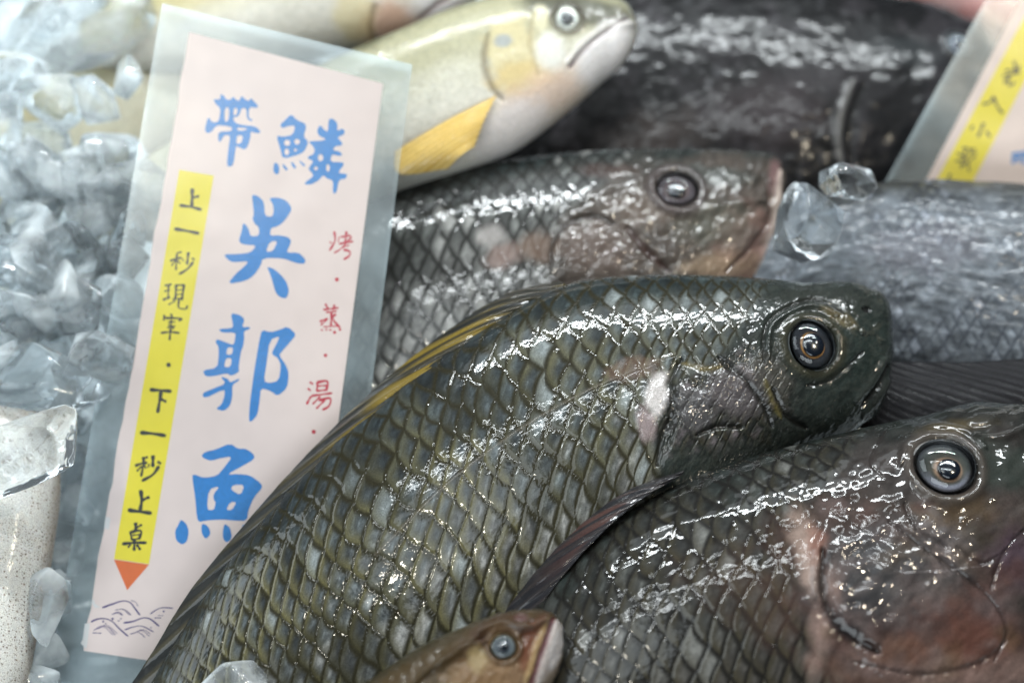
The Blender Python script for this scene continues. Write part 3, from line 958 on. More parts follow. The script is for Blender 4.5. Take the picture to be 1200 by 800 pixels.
# ---- the tilapia behind, pale lower jaw
def rear_tilapia():
    f = Frame(640, 350, -0.078, 18)
    root = thing('tilapia', f, 'silvery grey tilapia just behind the sharp one, pale pinkish jaw and small dark eye', 'fish', 'tilapia on the ice')
    st = [(919, 200, 920, 226, 2), (909, 184, 908, 285, 8), (878, 181, 886, 338, 14), (800, 180, 805, 430, 21), (700, 182, 705, 510, 25),
          (600, 192, 610, 560, 26), (500, 210, 510, 590, 24), (410, 250, 415, 600, 20), (330, 310, 335, 595, 15), (265, 380, 270, 570, 10), (215, 440, 220, 545, 5)]
    S = Surf(f, st, nu=560, nf=320, nb=30)
    q = S.q[None] + 0 * S.h
    n1 = fbm(S.sx * 0.06, S.sy * 0.06, 23, 4)
    n2 = fbm(S.sx * 0.35, S.sy * 0.35, 24, 4)
    backc, midc, bel = np.array([0.022, 0.032, 0.032]), np.array([0.10, 0.105, 0.10]), np.array([0.23, 0.23, 0.22])
    g1 = smooth(0.95, 0.74, q + (n1 - 0.5) * 0.25)[..., None]
    g2 = smooth(0.72, 0.45, q + (n1 - 0.5) * 0.25)[..., None]
    cen = backc * (1 - g1) + midc * g1
    cen = cen * (1 - g2) + bel * g2
    S.col = (0.5 + n2[..., None]) * (np.array([0.028, 0.036, 0.034]) * (1 - g1) + np.array([0.10, 0.082, 0.07]) * g1)
    mask = S.behind([(740, 178), (700, 220), (660, 255), (645, 300), (650, 360)], 14)
    scales(S, 12, mask, 0.28, cen, cen * 0.7, (0.016, 0.016, 0.014), light=(0.5, 0.5, 0.48), seed=31, metal=0.12, bright=0.10)
    for (x, y, rx, ry, a, c, al) in [
        (880, 290, 40, 40, 50, (0.42, 0.24, 0.20), 0.8), (850, 310, 45, 14, 15, (0.42, 0.30, 0.20), 0.7), (908, 205, 7, 22, -10, (0.30, 0.17, 0.17), 0.7),
        (700, 290, 40, 30, 0, (0.19, 0.14, 0.12), 0.6), (575, 275, 16, 14, 0, (0.5, 0.47, 0.45), 0.7), (590, 300, 20, 14, 30, (0.45, 0.32, 0.28), 0.5),
        (845, 265, 55, 28, 0, (0.13, 0.13, 0.105), 0.7), (840, 205, 45, 14, 0, (0.06, 0.075, 0.07), 0.6), (630, 290, 20, 18, 0, (0.3, 0.2, 0.15), 0.5),
        (760, 245, 40, 20, 0, (0.2, 0.15, 0.12), 0.5), (710, 200, 30, 10, 0, (0.1, 0.05, 0.04), 0.4)]:
        S.blob(x, y, rx, ry, a, c, al, edge=0.5, rough=0.8, nscale=0.22, seed=int(x))
    S.line([(645, 310), (648, 285), (665, 262), (695, 252), (720, 262)], 4, (0.02, 0.015, 0.012), 0.8, dh=-1)
    S.line([(735, 265), (755, 290), (785, 318)], 5, (0.05, 0.022, 0.018), 0.85, dh=-1.1)
    S.line([(914, 200), (909, 255), (897, 300), (884, 332)], 6, (0.80, 0.66, 0.58), 0.85, dh=0.8)
    S.line([(900, 215), (902, 255), (880, 290), (850, 318)], 3.5, (0.10, 0.05, 0.04), 0.7, dh=-0.8)
    S.step([(650, 330), (646, 290), (665, 255)], 5, 1.2, 90)
    S.line([(760, 205), (775, 240), (810, 250), (850, 240), (895, 235)], 8, None, dh=0.9)
    hd = 1 - mask
    S.h += hd * S.front() * ((fbm(S.sx * 0.25, S.sy * 0.3, 71, 3) - 0.5) * 1.3)
    socket(S, 793, 222, 26, rim=1.0, rimcol=(0.12, 0.10, 0.10))
    S.build('body', M_TILAPIA, root, 0.46)
    rings = [(0, (0.01, 0.01, 0.012)), (0.4, (0.02, 0.02, 0.025)), (0.46, (0.10, 0.07, 0.065)), (0.6, (0.045, 0.035, 0.04)), (0.85, (0.05, 0.04, 0.045)), (1.0, (0.13, 0.115, 0.12)), (1.1, (0.1, 0.1, 0.1))]
    add_eye(S, root, 793, 222, 25, 23, rings, pupil=0.42)
    ribbon('tail_fin', f, M_FIN, root, [(225, 445, 0), (218, 490, 1), (228, 540, 0)], [(170, 440, -6), (160, 500, -6), (175, 570, -6)], 12, 0.0,
           (0.05, 0.05, 0.04), (0.02, 0.02, 0.02), ns=60, nt=16)


rear_tilapia()


# ---- the big dark fish at the top
def dark_fish():
    f = Frame(900, 120, -0.148, 20)
    root = thing('dark_fish', f, 'big blackish fish at the back with a pale gill edge, out of focus', 'fish')
    st = [(1172, 80, 1173, 98, 2), (1158, 48, 1158, 150, 10), (1118, 22, 1118, 215, 18), (1040, 2, 1040, 265, 24), (940, -14, 940, 295, 28),
          (820, -24, 820, 295, 28), (700, -20, 700, 275, 25), (580, 5, 580, 240, 19), (470, 45, 470, 205, 12), (390, 75, 390, 185, 6)]
    S = Surf(f, st, nu=340, nf=200, nb=24)
    n1 = fbm(S.sx * 0.09, S.sy * 0.09, 33, 4)
    n2 = fbm(S.sx * 0.3, S.sy * 0.3, 34, 4)
    q = S.q[None] + 0 * S.h
    g = smooth(0.45, 0.62, n1)[..., None]
    S.col = np.array([0.012, 0.012, 0.014]) * (1 - g) + np.array([0.050, 0.046, 0.052]) * g
    S.col *= (0.5 + n2[..., None])
    mask = S.behind([(1000, 20), (985, 90), (970, 140), (975, 200), (990, 240)], 10)
    scales(S, 14, mask * 0.5, 0.22, S.col * 1.2, (0.02, 0.02, 0.02), (0.008, 0.008, 0.008), seed=41, metal=0.1, bright=0.05, light=(0.2, 0.2, 0.22))
    for (x, y, rx, ry, a, c, al) in [(760, 170, 60, 30, 20, (0.16, 0.13, 0.12), 0.5), (900, 130, 60, 40, 0, (0.09, 0.07, 0.075), 0.6), (960, 90, 50, 20, 0, (0.12, 0.11, 0.12), 0.5),
                                     (1040, 110, 45, 60, 0, (0.012, 0.012, 0.014), 0.7), (1060, 60, 50, 18, 0, (0.06, 0.07, 0.075), 0.7), (700, 80, 40, 25, 0, (0.012, 0.013, 0.015), 0.7)]:
        S.blob(x, y, rx, ry, a, c, al, edge=0.6, rough=0.9, nscale=0.2, seed=int(x))
    S.line([(1000, 95), (988, 125), (982, 160), (986, 195)], 5, (0.26, 0.25, 0.24), 0.9, dh=1.2)
    S.line([(1012, 100), (1000, 130), (996, 160), (998, 195)], 7, (0.01, 0.01, 0.01), 0.8, dh=-1.0)
    S.h += S.front() * ((fbm(S.sx * 0.14, S.sy * 0.2, 81, 3) - 0.5) * 0.9)
    socket(S, 1124, 52, 15, rim=0.8, rimcol=(0.12, 0.13, 0.14))
    S.build('body', M_BACK, root, 0.30)
    add_eye(S, root, 1124, 52, 14, 16, [(0, (0.01, 0.012, 0.03)), (0.5, (0.02, 0.03, 0.09)), (0.7, (0.25, 0.28, 0.3)), (1.1, (0.3, 0.32, 0.34))], pupil=0.45)
    ribbon('tail_fin', f, M_FIN, root, [(400, 80, 0), (388, 130, 1), (398, 180, 0)], [(300, 60, -4), (290, 130, -4), (310, 210, -4)], 12, 0.0,
           (0.05, 0.05, 0.04), (0.02, 0.02, 0.02), ns=60, nt=16)


dark_fish()


# ---- the silver grey fish on the right
def silver_fish():
    f = Frame(1100, 330, -0.078, 20)
    root = thing('silver_fish', f, 'silvery blue grey fish lying below the small price sign at the right edge', 'fish')
    st = [(1500, 335, 1500, 355, 2), (1460, 280, 1460, 430, 11), (1380, 245, 1380, 490, 18), (1270, 228, 1270, 505, 24), (1150, 220, 1150, 490, 25),
          (1050, 218, 1050, 455, 22), (960, 235, 960, 420, 16), (900, 268, 900, 390, 10), (860, 290, 860, 370, 5)]
    S = Surf(f, st, nu=420, nf=240, nb=24)
    q = S.q[None] + 0 * S.h
    n1 = fbm(S.sx * 0.09, S.sy * 0.09, 43, 4)
    n2 = fbm(S.sx * 0.4, S.sy * 0.4, 44, 4)
    g = smooth(0.90, 0.70, q + (n1 - 0.5) * 0.15)[..., None]
    base = np.array([0.035, 0.035, 0.028]) * (1 - g) + np.array([0.125, 0.140, 0.158]) * g
    base = base * (0.2 + 1.6 * fbm(S.sx * 0.22, S.sy * 0.5, 47, 4)[..., None])
    S.col = base
    scales(S, 13, S.front() * (0.15 + 0.5 * smooth(0.35, 0.65, n1)), 0.40, base * 1.1, base * 0.8, (0.03, 0.035, 0.05), seed=51, metal=0.20, bright=0.12, light=(0.42, 0.46, 0.54), var=0.5, beads=0.8)
    S.h += S.front() * ((fbm(S.sx * 0.10, S.sy * 0.30, 91, 3) - 0.5) * 1.3)
    S.blob(1080, 290, 60, 30, 0, (0.17, 0.16, 0.19), 0.3, rough=1.2)
    S.build('body', M_BACK, root, 0.62)
    ribbon('pelvic_fin', f, M_FIN_DARK, root, [(1260, 418, 26), (1200, 420, 27), (1130, 424, 26), (1050, 424, 24), (1025, 430, 22)],
           [(1300, 520, 30), (1220, 520, 30), (1130, 520, 30), (1030, 510, 28), (1005, 500, 24)], 12, 0.9, (0.014, 0.014, 0.016), (0.006, 0.006, 0.007),
           ridge=0.4, bulge=2.5, ns=160, nt=40)
    ribbon('tail_fin', f, M_FIN, root, [(868, 292, 0), (855, 330, 1), (866, 368, 0)], [(800, 270, -4), (790, 335, -4), (805, 400, -4)], 12, 0.0,
           (0.05, 0.05, 0.06), (0.03, 0.03, 0.03), ns=60, nt=16)
    add_eye(S, root, 1430, 330, 16, 16, [(0, (0.01, 0.012, 0.02)), (0.5, (0.03, 0.03, 0.05)), (0.7, (0.3, 0.3, 0.3)), (1.1, (0.3, 0.32, 0.34))], pupil=0.45, push=1.5)


silver_fish()


# ---- sweetfish
SWEET_RINGS = [(0, (0.01, 0.012, 0.02)), (0.42, (0.02, 0.025, 0.04)), (0.5, (0.45, 0.48, 0.45)), (0.7, (0.75, 0.76, 0.70)), (0.95, (0.62, 0.60, 0.48)), (1.1, (0.05, 0.05, 0.04))]


def sweetfish(label, frame, st, nu, nf, seed, back=(0.055, 0.058, 0.026), mid=(0.46, 0.44, 0.29), bel=(0.78, 0.75, 0.66), paint=None, eye=None, relief=0.3, lo=0.8, gain=0.56):
    root = thing('sweetfish', frame, label, 'fish', 'sweetfish among the ice')
    S = Surf(frame, st, nu=nu, nf=nf, nb=24)
    q = S.q[None] + 0 * S.h
    n1 = fbm(S.sx * 0.08, S.sy * 0.08, seed, 4)
    n2 = fbm(S.sx * 0.8, S.sy * 0.8, seed + 1, 3)
    g1 = smooth(0.96, lo, q + (n1 - 0.5) * 0.12)[..., None]
    g2 = smooth(lo - 0.12, 0.30, q + (n1 - 0.5) * 0.12)[..., None]
    c = np.array(back) * (1 - g1) + np.array(mid) * g1
    c = c * (1 - g2) + np.array(bel) * g2
    S.col = c * (0.85 + 0.3 * n2[..., None])
    S.h += (n1 - 0.5) * relief + (fbm(S.sx * 1.5, S.sy * 1.5, seed + 2, 2) - 0.5) * 0.12
    if paint: paint(S)
    S.build('body', M_SWEET, root, gain)
    if eye: add_eye(S, root, *eye)
    return root


f9 = Frame(600, 100, -0.085, 12)


def paint_top(S):
    S.blob(690, 12, 70, 20, -10, (0.10, 0.10, 0.075), 0.9, edge=0.5)
    S.blob(640, 5, 30, 14, 0, (0.08, 0.08, 0.05), 0.7, edge=0.6)
    S.blob(600, 60, 30, 45, 10, (0.70, 0.60, 0.33), 0.7)
    S.blob(612, 90, 40, 18, 10, (0.74, 0.55, 0.22), 0.6)
    S.blob(640, 110, 60, 22, 30, (0.78, 0.56, 0.44), 0.7, edge=0.6)
    S.blob(589, 48, 10, 8, 0, (0.25, 0.33, 0.45), 0.6)
    S.blob(645, 60, 16, 22, 0, (0.85, 0.84, 0.78), 0.8)
    S.blob(634, 20, 9, 16, 0, (0.80, 0.74, 0.5), 0.7)
    S.blob(710, 60, 46, 22, 52, (0.87, 0.83, 0.82), 0.95, edge=0.3, rough=0.3)
    S.blob(600, 150, 50, 22, 30, (0.82, 0.76, 0.74), 0.8)
    S.line([(735, 22), (705, 40), (680, 62), (668, 80)], 3.5, (0.16, 0.10, 0.13), 0.9, dh=-1.0)
    S.line([(742, 28), (712, 32), (685, 52), (664, 74)], 5, (0.86, 0.82, 0.78), 0.8, dh=0.6)
    S.line([(572, 40), (568, 70), (575, 100), (590, 118)], 4, (0.22, 0.18, 0.12), 0.7, dh=-0.9)
    S.line([(625, 15), (622, 50), (632, 90)], 3, (0.4, 0.33, 0.18), 0.5, dh=-0.4)
    socket(S, 665, 21, 17, rim=0.3, rimcol=(0.09, 0.08, 0.06), rc=1.15)


r9 = sweetfish('yellow finned sweetfish with closed white lips at the top beside the large sign', f9,
               [(747, 30, 748, 40, 1.5), (738, 12, 736, 66, 7), (712, 0, 706, 96, 11), (665, -8, 652, 142, 14), (600, -4, 604, 176, 16), (540, 10, 552, 196, 17),
                (470, 38, 490, 216, 17), (400, 68, 420, 240, 16), (310, 110, 328, 275, 14), (235, 148, 248, 290, 11), (175, 182, 183, 285, 7), (135, 210, 138, 275, 3)],
               360, 220, 101, paint=paint_top, eye=(665, 21, 16, 17, SWEET_RINGS, 0.42, 0.4))
ribbon('pectoral_fin', f9, M_FIN, r9, [(582, 112, 17), (568, 140, 18), (556, 172, 16)], [(462, 178, 18), (468, 204, 16), (525, 198, 14)], 9, 0.0,
       (0.36, 0.21, 0.03), (0.55, 0.40, 0.14), ridge=0.22, ns=60, nt=60, bulge=2.5, thick=0.5)
ribbon('tail_fin', f9, M_FIN, r9, [(142, 210, 0), (134, 240, 1), (144, 272, 0)], [(105, 215, -6), (95, 250, -6), (110, 285, -6)], 10, 0.0, (0.4, 0.36, 0.2), (0.3, 0.28, 0.18), ns=50, nt=16)

f10 = Frame(430, 20, -0.125, 14)


def paint_far(S):
    S.blob(455, 28, 34, 22, 20, (0.66, 0.30, 0.16), 0.6, edge=0.6)
    S.blob(520, -5, 40, 18, 25, (0.85, 0.82, 0.82), 0.9)
    S.blob(415, 18, 24, 26, 0, (0.80, 0.68, 0.35), 0.6)
    S.line([(545, -12), (515, 5), (490, 25)], 3, (0.3, 0.2, 0.2), 0.7, dh=-0.8)
    S.line([(440, 5), (435, 35), (445, 55)], 3.5, (0.3, 0.22, 0.12), 0.7, dh=-0.8)


r10 = sweetfish('pale sweetfish at the top edge, orange red patch behind its white jaw', f10,
                [(568, -22, 569, -12, 1.5), (548, -50, 545, 10, 7), (505, -70, 492, 38, 12), (420, -75, 405, 60, 15), (300, -55, 290, 78, 15), (200, -20, 195, 85, 11), (130, 10, 128, 80, 6), (95, 28, 95, 70, 3)],
                220, 140, 111, paint=paint_far, mid=(0.62, 0.55, 0.30))
f12 = Frame(180, 100, -0.135, 18)
r12 = sweetfish('beige sweetfish half buried under the ice at the upper left', f12,
                [(345, 30, 346, 45, 2), (300, 0, 300, 95, 9), (225, -8, 235, 150, 14), (150, 10, 168, 195, 15), (80, 62, 100, 225, 14), (10, 125, 28, 240, 10), (-50, 185, -40, 250, 5), (-80, 212, -75, 250, 3)],
                220, 140, 121, mid=(0.58, 0.52, 0.30), bel=(0.72, 0.68, 0.52))

f11 = Frame(590, 770, 0.052, 14)


def paint_near(S):
    S.blob(600, 770, 60, 45, 30, (0.085, 0.036, 0.018), 0.9, edge=0.5, rough=1.0)
    S.h += S.front() * (fbm(S.sx * 0.45, S.sy * 0.45, 7, 3) - 0.5) * 0.7
    S.blob(560, 790, 40, 22, 20, (0.35, 0.21, 0.10), 0.7)
    S.blob(560, 772, 12, 14, 0, (0.5, 0.38, 0.18), 0.6)
    S.blob(604, 790, 22, 18, 0, (0.40, 0.25, 0.14), 0.7)
    S.blob(630, 760, 18, 34, -20, (0.26, 0.09, 0.05), 0.7)
    S.line([(652, 728), (646, 752), (638, 778), (630, 800)], 8, (0.74, 0.66, 0.62), 1.0, dh=0.5)
    S.line([(649, 724), (640, 750), (631, 778), (624, 800)], 2.4, (0.20, 0.05, 0.07), 0.95, dh=-1.0, taper=False)
    S.line([(642, 726), (630, 752), (622, 780), (615, 800)], 4, (0.60, 0.42, 0.20), 0.8, dh=0.4)
    S.blob(654, 755, 8, 30, -18, (0.80, 0.74, 0.72), 1.0, edge=0.25, rough=0.15)
    S.line([(560, 745), (590, 733), (620, 736), (643, 726)], 5, (0.14, 0.09, 0.05), 0.5, dh=1.0)
    S.line([(500, 790), (540, 765), (562, 758)], 6, None, dh=1.0)
    S.blob(610, 722, 8, 5, 0, (0.2, 0.1, 0.1), 0.6, dh=-0.4)
    socket(S, 590, 757, 16.5, rim=0.6, rimcol=(0.14, 0.08, 0.035))
    S.line([(480, 806), (505, 785), (530, 772), (545, 760), (570, 752)], 3, None, dh=1.3)
    S.line([(550, 756), (568, 740), (590, 732), (615, 738), (640, 728)], 3, None, dh=1.3)


r11 = sweetfish('small brown headed sweetfish poking in at the bottom edge with pale lips', f11,
                [(655, 725, 660, 736, 1.5), (645, 717, 659, 768, 5), (622, 713, 645, 806, 9), (580, 720, 605, 860, 13), (520, 744, 545, 915, 16), (440, 792, 455, 965, 17),
                 (340, 862, 355, 1010, 15), (240, 930, 255, 1050, 11), (160, 990, 170, 1070, 6), (110, 1028, 115, 1075, 3)],
                420, 260, 131, back=(0.040, 0.030, 0.008), mid=(0.10, 0.065, 0.028), bel=(0.45, 0.36, 0.26), paint=paint_near, relief=1.0, gain=0.36,
                eye=(590, 757, 16, 15, [(0, (0.01, 0.012, 0.02)), (0.42, (0.03, 0.04, 0.05)), (0.55, (0.05, 0.06, 0.07)), (0.8, (0.10, 0.11, 0.11)), (1.0, (0.16, 0.11, 0.05)), (1.1, (0.06, 0.04, 0.02))], 0.40, 0.5))

# ---- red fish, top right corner
f13 = Frame(1120, 0, -0.190, 18)
r13 = thing('red_fish', f13, 'pinkish red fish showing at the top right behind the small sign', 'fish')
S = Surf(f13, [(1290, 25, 1291, 40, 2), (1250, -15, 1250, 70, 9), (1180, -45, 1185, 55, 13), (1100, -62, 1105, 25, 14), (1010, -70, 1015, -2, 11), (940, -66, 945, -25, 6), (900, -58, 902, -38, 3)], nu=120, nf=90)
nn = fbm(S.sx * 0.15, S.sy * 0.15, 7, 3)[..., None]
S.col = np.array([0.55, 0.16, 0.14]) * nn + np.array([0.62, 0.45, 0.43]) * (1 - nn)
S.build('body', M_SWEET, r13)
add_eye(S, r13, 1245, 20, 14, 14, SWEET_RINGS, 0.42, 0.4)

# ---- squid at the lower left
f14 = Frame(0, 650, -0.018, 22)
S = Surf(f14, [(24, 462, 14, 462, 2), (60, 492, -60, 495, 13), (70, 560, -90, 560, 17), (62, 640, -100, 650, 18), (46, 730, -100, 740, 17), (26, 820, -90, 830, 13), (-10, 900, -60, 900, 4)],
         nu=420, nf=300, nb=24)
n1 = fbm(S.sx * 0.1, S.sy * 0.1, 3, 3)
S.col = np.array([0.62, 0.61, 0.57]) * (0.85 + 0.3 * n1[..., None])
dens = smooth(0.55, 0.95, S.q)[None] + 0 * S.h
for k, (sc, thr, r0) in enumerate([(0.55, 0.55, 0.20), (1.0, 0.68, 0.22), (1.6, 0.72, 0.25)]):
    gx, gy = S.sx * sc, S.sy * sc
    ix, iy = np.floor(gx), np.floor(gy)
    cx = ix + 0.25 + 0.5 * hsh(ix, iy, 60 + k); cyy = iy + 0.25 + 0.5 * hsh(ix, iy, 70 + k)
    rr = np.hypot(gx - cx, gy - cyy)
    on = (hsh(ix, iy, 80 + k) > thr + 0.3 * (1 - dens) + 0.9 * (0.5 - fbm(ix * 0.13, iy * 0.13, 90 + k, 2)))
    S.paint((1 - smooth(r0 * 0.5, r0, rr)) * on * S.front(), (0.10, 0.045, 0.025), 0.8)
S.paint(smooth(0.9, 1.0, S.q)[None] * S.front(), (0.30, 0.2, 0.12), 0.5)
o14 = S.build('squid', M_SQUID, None, 0.7)
o14.matrix_world = f14.matrix()
tag(o14, 'whitish squid with tiny brown speckles at the lower left edge', 'squid')


# ------------------------------------------------------------------ price signs
def chaikin(P):
    P = np.array(P, float)
    N = np.roll(P, -1, 0)
    return np.stack([P * 0.78 + N * 0.22, P * 0.22 + N * 0.78], 1).reshape(-1, 2)


class Print:
    """flat printing on a sign: polygons and strokes given in photo pixels, laid on the sign's plane"""
    def __init__(s, frame, z):
        s.f, s.z, s.V, s.F, s.k = frame, z, [], [], 0

    def _add(s, pts, faces):
        z = s.z + (s.k % 9) * 0.000004
        s.k += 1
        n = len(s.V)
        L = s.f.loc3(np.array([p[0] for p in pts]), np.array([p[1] for p in pts]), z)
        s.V += [tuple(v) for v in L]
        s.F += [[n + i for i in f] for f in faces]

    def poly(s, pts, holes=(), org=(0, 0), sc=1.0, rnd=True):
        loops = [(chaikin(p) if rnd else np.array(p, float)) / sc + np.array(org) for p in [pts, *holes]]
        flat = np.concatenate(loops)
        tri = tessellate_polygon([[Vector((p[0], p[1], 0)) for p in lp] for lp in loops])
        s._add(flat, tri)

    def stroke(s, pts, wd, org=(0, 0), sc=1.0):
        P = np.array(pts, float)
        if len(P) == 2: P = np.array([P[0], P[0] * .5 + P[1] * .5, P[1]])
        T = np.arange(len(P))
        n = (len(P) - 1) * 6 + 1
        C = hermite(T, P, np.linspace(0, len(P) - 1, n))
        d = np.gradient(C, axis=0)
        d /= np.maximum(np.linalg.norm(d, axis=1, keepdims=True), 1e-6)
        nr = np.stack([-d[:, 1], d[:, 0]], 1)
        u = np.linspace(0, 1, n)
        # brush: heavier at the start, slight swelling at the end
        ww = wd * 0.5 * (0.92 + 0.22 * np.cos(u * 2 * math.pi) - 0.12 * u)
        ww[0] *= 0.6; ww[-1] *= 0.55
        C[0] -= d[0] * wd * 0.2; C[-1] += d[-1] * wd * 0.2
        A, B = C + nr * ww[:, None], C - nr * ww[:, None]
        pts2 = np.concatenate([A, B]) / sc + np.array(org)
        s._add(pts2, [[i, i + 1, n + i + 1, n + i] for i in range(n - 1)])

    def dot(s, c, r, org=(0, 0), sc=1.0, ry=None):
        an = np.linspace(0, 2 * math.pi, 15)[:-1]
        P = np.stack([c[0] + r * np.cos(an), c[1] + (ry or r) * np.sin(an)], 1) / sc + np.array(org)
        s._add(P, [list(range(14))])

    def build(s, name, mat, parent):
        F = []
        V = np.array(s.V)
        for f in s.F:                        # make every face look to the viewer
            a, b, c = V[f[0]], V[f[1]], V[f[2]]
            F.append(f if np.cross(b - a, c - a)[2] > 0 else f[::-1])
        return mesh_obj(name, V, F, mat, parent, False)


def ell(c, r, ry=None, n=10):
    return [(c[0] + r * math.cos(2 * math.pi * k / n), c[1] + (ry or r) * math.sin(2 * math.pi * k / n)) for k in range(n)]


def sheet(name, frame, corners, z0, z1, mat, parent, wave=0.0, nx=24, ny=60, rough_edge=0.0):
    """thin closed sheet between z0 and z1 spanned by four pixel corners TL, TR, BR, BL"""
    c = np.array(corners, float)
    u, v = np.meshgrid(np.linspace(0, 1, nx), np.linspace(0, 1, ny))
    P = ((1 - u)[..., None] * (1 - v)[..., None] * c[0] + u[..., None] * (1 - v)[..., None] * c[1] + u[..., None] * v[..., None] * c[2] + (1 - u)[..., None] * v[..., None] * c[3])
    if rough_edge:
        e = (u == 0) * 1.0
        P[..., 0] += e * (fbm(v * 40, v * 3, 3, 3) - 0.5) * rough_edge
    L0 = frame.loc3(P[..., 0], P[..., 1], z0).reshape(-1, 3)
    L1 = frame.loc3(P[..., 0], P[..., 1], z1).reshape(-1, 3)
    n = nx * ny
    i = np.arange(n).reshape(ny, nx)
    F1 = np.stack([i[:-1, :-1], i[1:, :-1], i[1:, 1:], i[:-1, 1:]], -1).reshape(-1, 4)
    rim = np.concatenate([i[0, :], i[1:, -1], i[-1, -2::-1], i[-2:0:-1, 0]])
    r2 = np.roll(rim, -1)
    F3 = np.stack([rim, r2, r2 + n, rim + n], -1)
    F = np.concatenate([F1, F1[:, ::-1] + n, F3[:, ::-1]])
    return mesh_obj(name, np.concatenate([L1, L0]), F, mat, parent, False)


def big_sign():
    f = Frame(270, 420, -0.032, 7, 0)
    root = thing('price_sign', f, 'large laminated pink sign with blue brush writing, standing left of the sharp tilapia', 'sign')
    film = [(190, 4), (483, 76), (386, 845), (57, 797)]
    paper = [(222, 38), (449, 98), (356, 800), (97, 762)]
    sheet('laminate_film', f, film, -0.0006, -0.0002, M_FILM, root)
    pp = sheet('paper', f, paper, 0.0, 0.00025, M_PAPER, root, rough_edge=5)
    sheet('front_film', f, film, 0.0007, 0.0009, M_CLEAR, root)
    z = 0.00035
    P = Print(f, z)
    P.poly([(75, 320), (122, 320), (100, 500), (88, 560), (35, 505), (55, 470)], org=(90, 690), sc=8, rnd=False)
    P.build('torn_edge', M_TORN, pp)
    P = Print(f, z)
    P.poly([(150, 95), (168, 100), (165, 130), (220, 168), (170, 172), (135, 125)], org=(90, 690), sc=8, rnd=False)
    P.build('torn_edge', M_TORN, pp)
    P = Print(f, z)
    P.poly([(212, 150), (232, 155), (225, 200), (206, 195)], org=(60, 560), sc=3.333, rnd=False)
    P.build('torn_edge', M_TORN, pp)
    P = Print(f, z)
    P.poly([(210, 199), (250.5, 206), (174.6, 660.5), (133.5, 654.5)], rnd=False)
    P.build('yellow_strip', M_YELLOW, pp)
    P = Print(f, z)
    P.poly([(133.5, 655.2), (174.6, 661.2), (149, 691)], rnd=False)
    P.build('orange_arrow_tip', M_ORANGE, pp)
    # --- big blue characters
    P = Print(f, z)
    o, sc = (230, 100), 8
    P.poly([(160, 130), (225, 135), (228, 80), (262, 100), (275, 130), (320, 140), (345, 105), (375, 140), (405, 145), (425, 98), (455, 130), (490, 150), (510, 120), (540, 150), (585, 200),
            (560, 212), (500, 205), (490, 260), (495, 310), (530, 325), (515, 340), (475, 315), (470, 215), (422, 215), (405, 280), (370, 302), (347, 297), (352, 340), (400, 370), (560, 385),
            (610, 445), (570, 450), (505, 435), (510, 480), (480, 580), (450, 605), (390, 575), (370, 570), (350, 740), (320, 765), (285, 755), (300, 600), (320, 470), (270, 465), (240, 500),
            (235, 530), (205, 525), (205, 435), (330, 432), (335, 395), (280, 380), (190, 375), (140, 440), (100, 450), (78, 420), (110, 290), (150, 350), (210, 345), (230, 220), (180, 175)],
           [[(265, 215), (310, 205), (305, 330), (265, 348)], [(350, 215), (390, 215), (380, 280), (348, 285)], [(385, 395), (490, 405), (440, 428), (385, 424)], [(380, 470), (440, 470), (425, 540), (375, 555)]], o, sc)
    o = (315, 130)
    P.poly([(210, 30), (262, 88), (335, 115), (352, 150), (325, 240), (372, 290), (340, 370), (290, 410), (130, 450), (115, 380), (70, 230), (130, 245), (225, 225), (250, 140), (190, 140), (125, 165), (105, 130), (160, 80)],
           [ell((172, 300), 30), ell((265, 290), 27), ell((168, 385), 23, 32), ell((250, 368), 14)], o, sc)
    for p in ([(60, 480), (95, 510), (100, 580), (70, 600), (42, 570), (45, 510)], [(130, 490), (180, 545), (165, 565), (130, 520)], [(215, 470), (260, 530), (240, 545), (210, 500)], [(285, 460), (345, 510), (330, 525), (290, 480)]):
        P.poly(p, (), o, sc)
    P.poly([(560, 80), (600, 70), (645, 120), (640, 190), (690, 165), (715, 195), (700, 225), (640, 250), (690, 300), (685, 325), (620, 330), (600, 370), (660, 380), (690, 410), (670, 425), (590, 405), (575, 480),
            (690, 480), (705, 505), (660, 560), (660, 585), (735, 590), (725, 635), (655, 645), (635, 770), (600, 775), (605, 650), (545, 635), (510, 600), (470, 650), (400, 690), (335, 690), (345, 665), (410, 620),
            (415, 595), (375, 550), (380, 525), (420, 470), (350, 440), (430, 400), (425, 340), (378, 298), (382, 285), (500, 280), (540, 265), (470, 235), (450, 185), (480, 130), (520, 180), (555, 200)],
           [ell((485, 440), 26, 34), ell((442, 540), 18), ell((555, 535), 18, 36)], o, sc)
    o, sc = (250, 220), 5.717
    P.poly([(258, 45), (300, 55), (340, 95), (345, 190), (395, 195), (405, 160), (400, 110), (372, 70), (430, 65), (490, 85), (528, 140), (500, 190), (460, 240), (420, 262), (385, 270), (378, 322), (440, 318),
            (500, 330), (522, 355), (510, 390), (488, 435), (570, 435), (605, 465), (620, 495), (600, 512), (540, 500), (470, 472), (330, 470), (318, 520), (270, 590), (210, 625), (95, 645), (150, 575), (205, 530),
            (240, 490), (130, 500), (95, 480), (68, 445), (160, 445), (250, 435), (290, 385), (215, 382), (180, 370), (172, 350), (190, 290), (200, 230), (235, 270), (248, 325), (290, 325), (308, 310), (306, 265),
            (275, 240), (262, 205), (272, 180), (265, 110)], [[(380, 360), (432, 355), (400, 425), (350, 430)]], o, sc)
    P.poly([(358, 528), (400, 540), (450, 580), (490, 630), (508, 690), (490, 742), (450, 735), (418, 705), (400, 640), (380, 575)], (), o, sc)
    o = (230, 360)
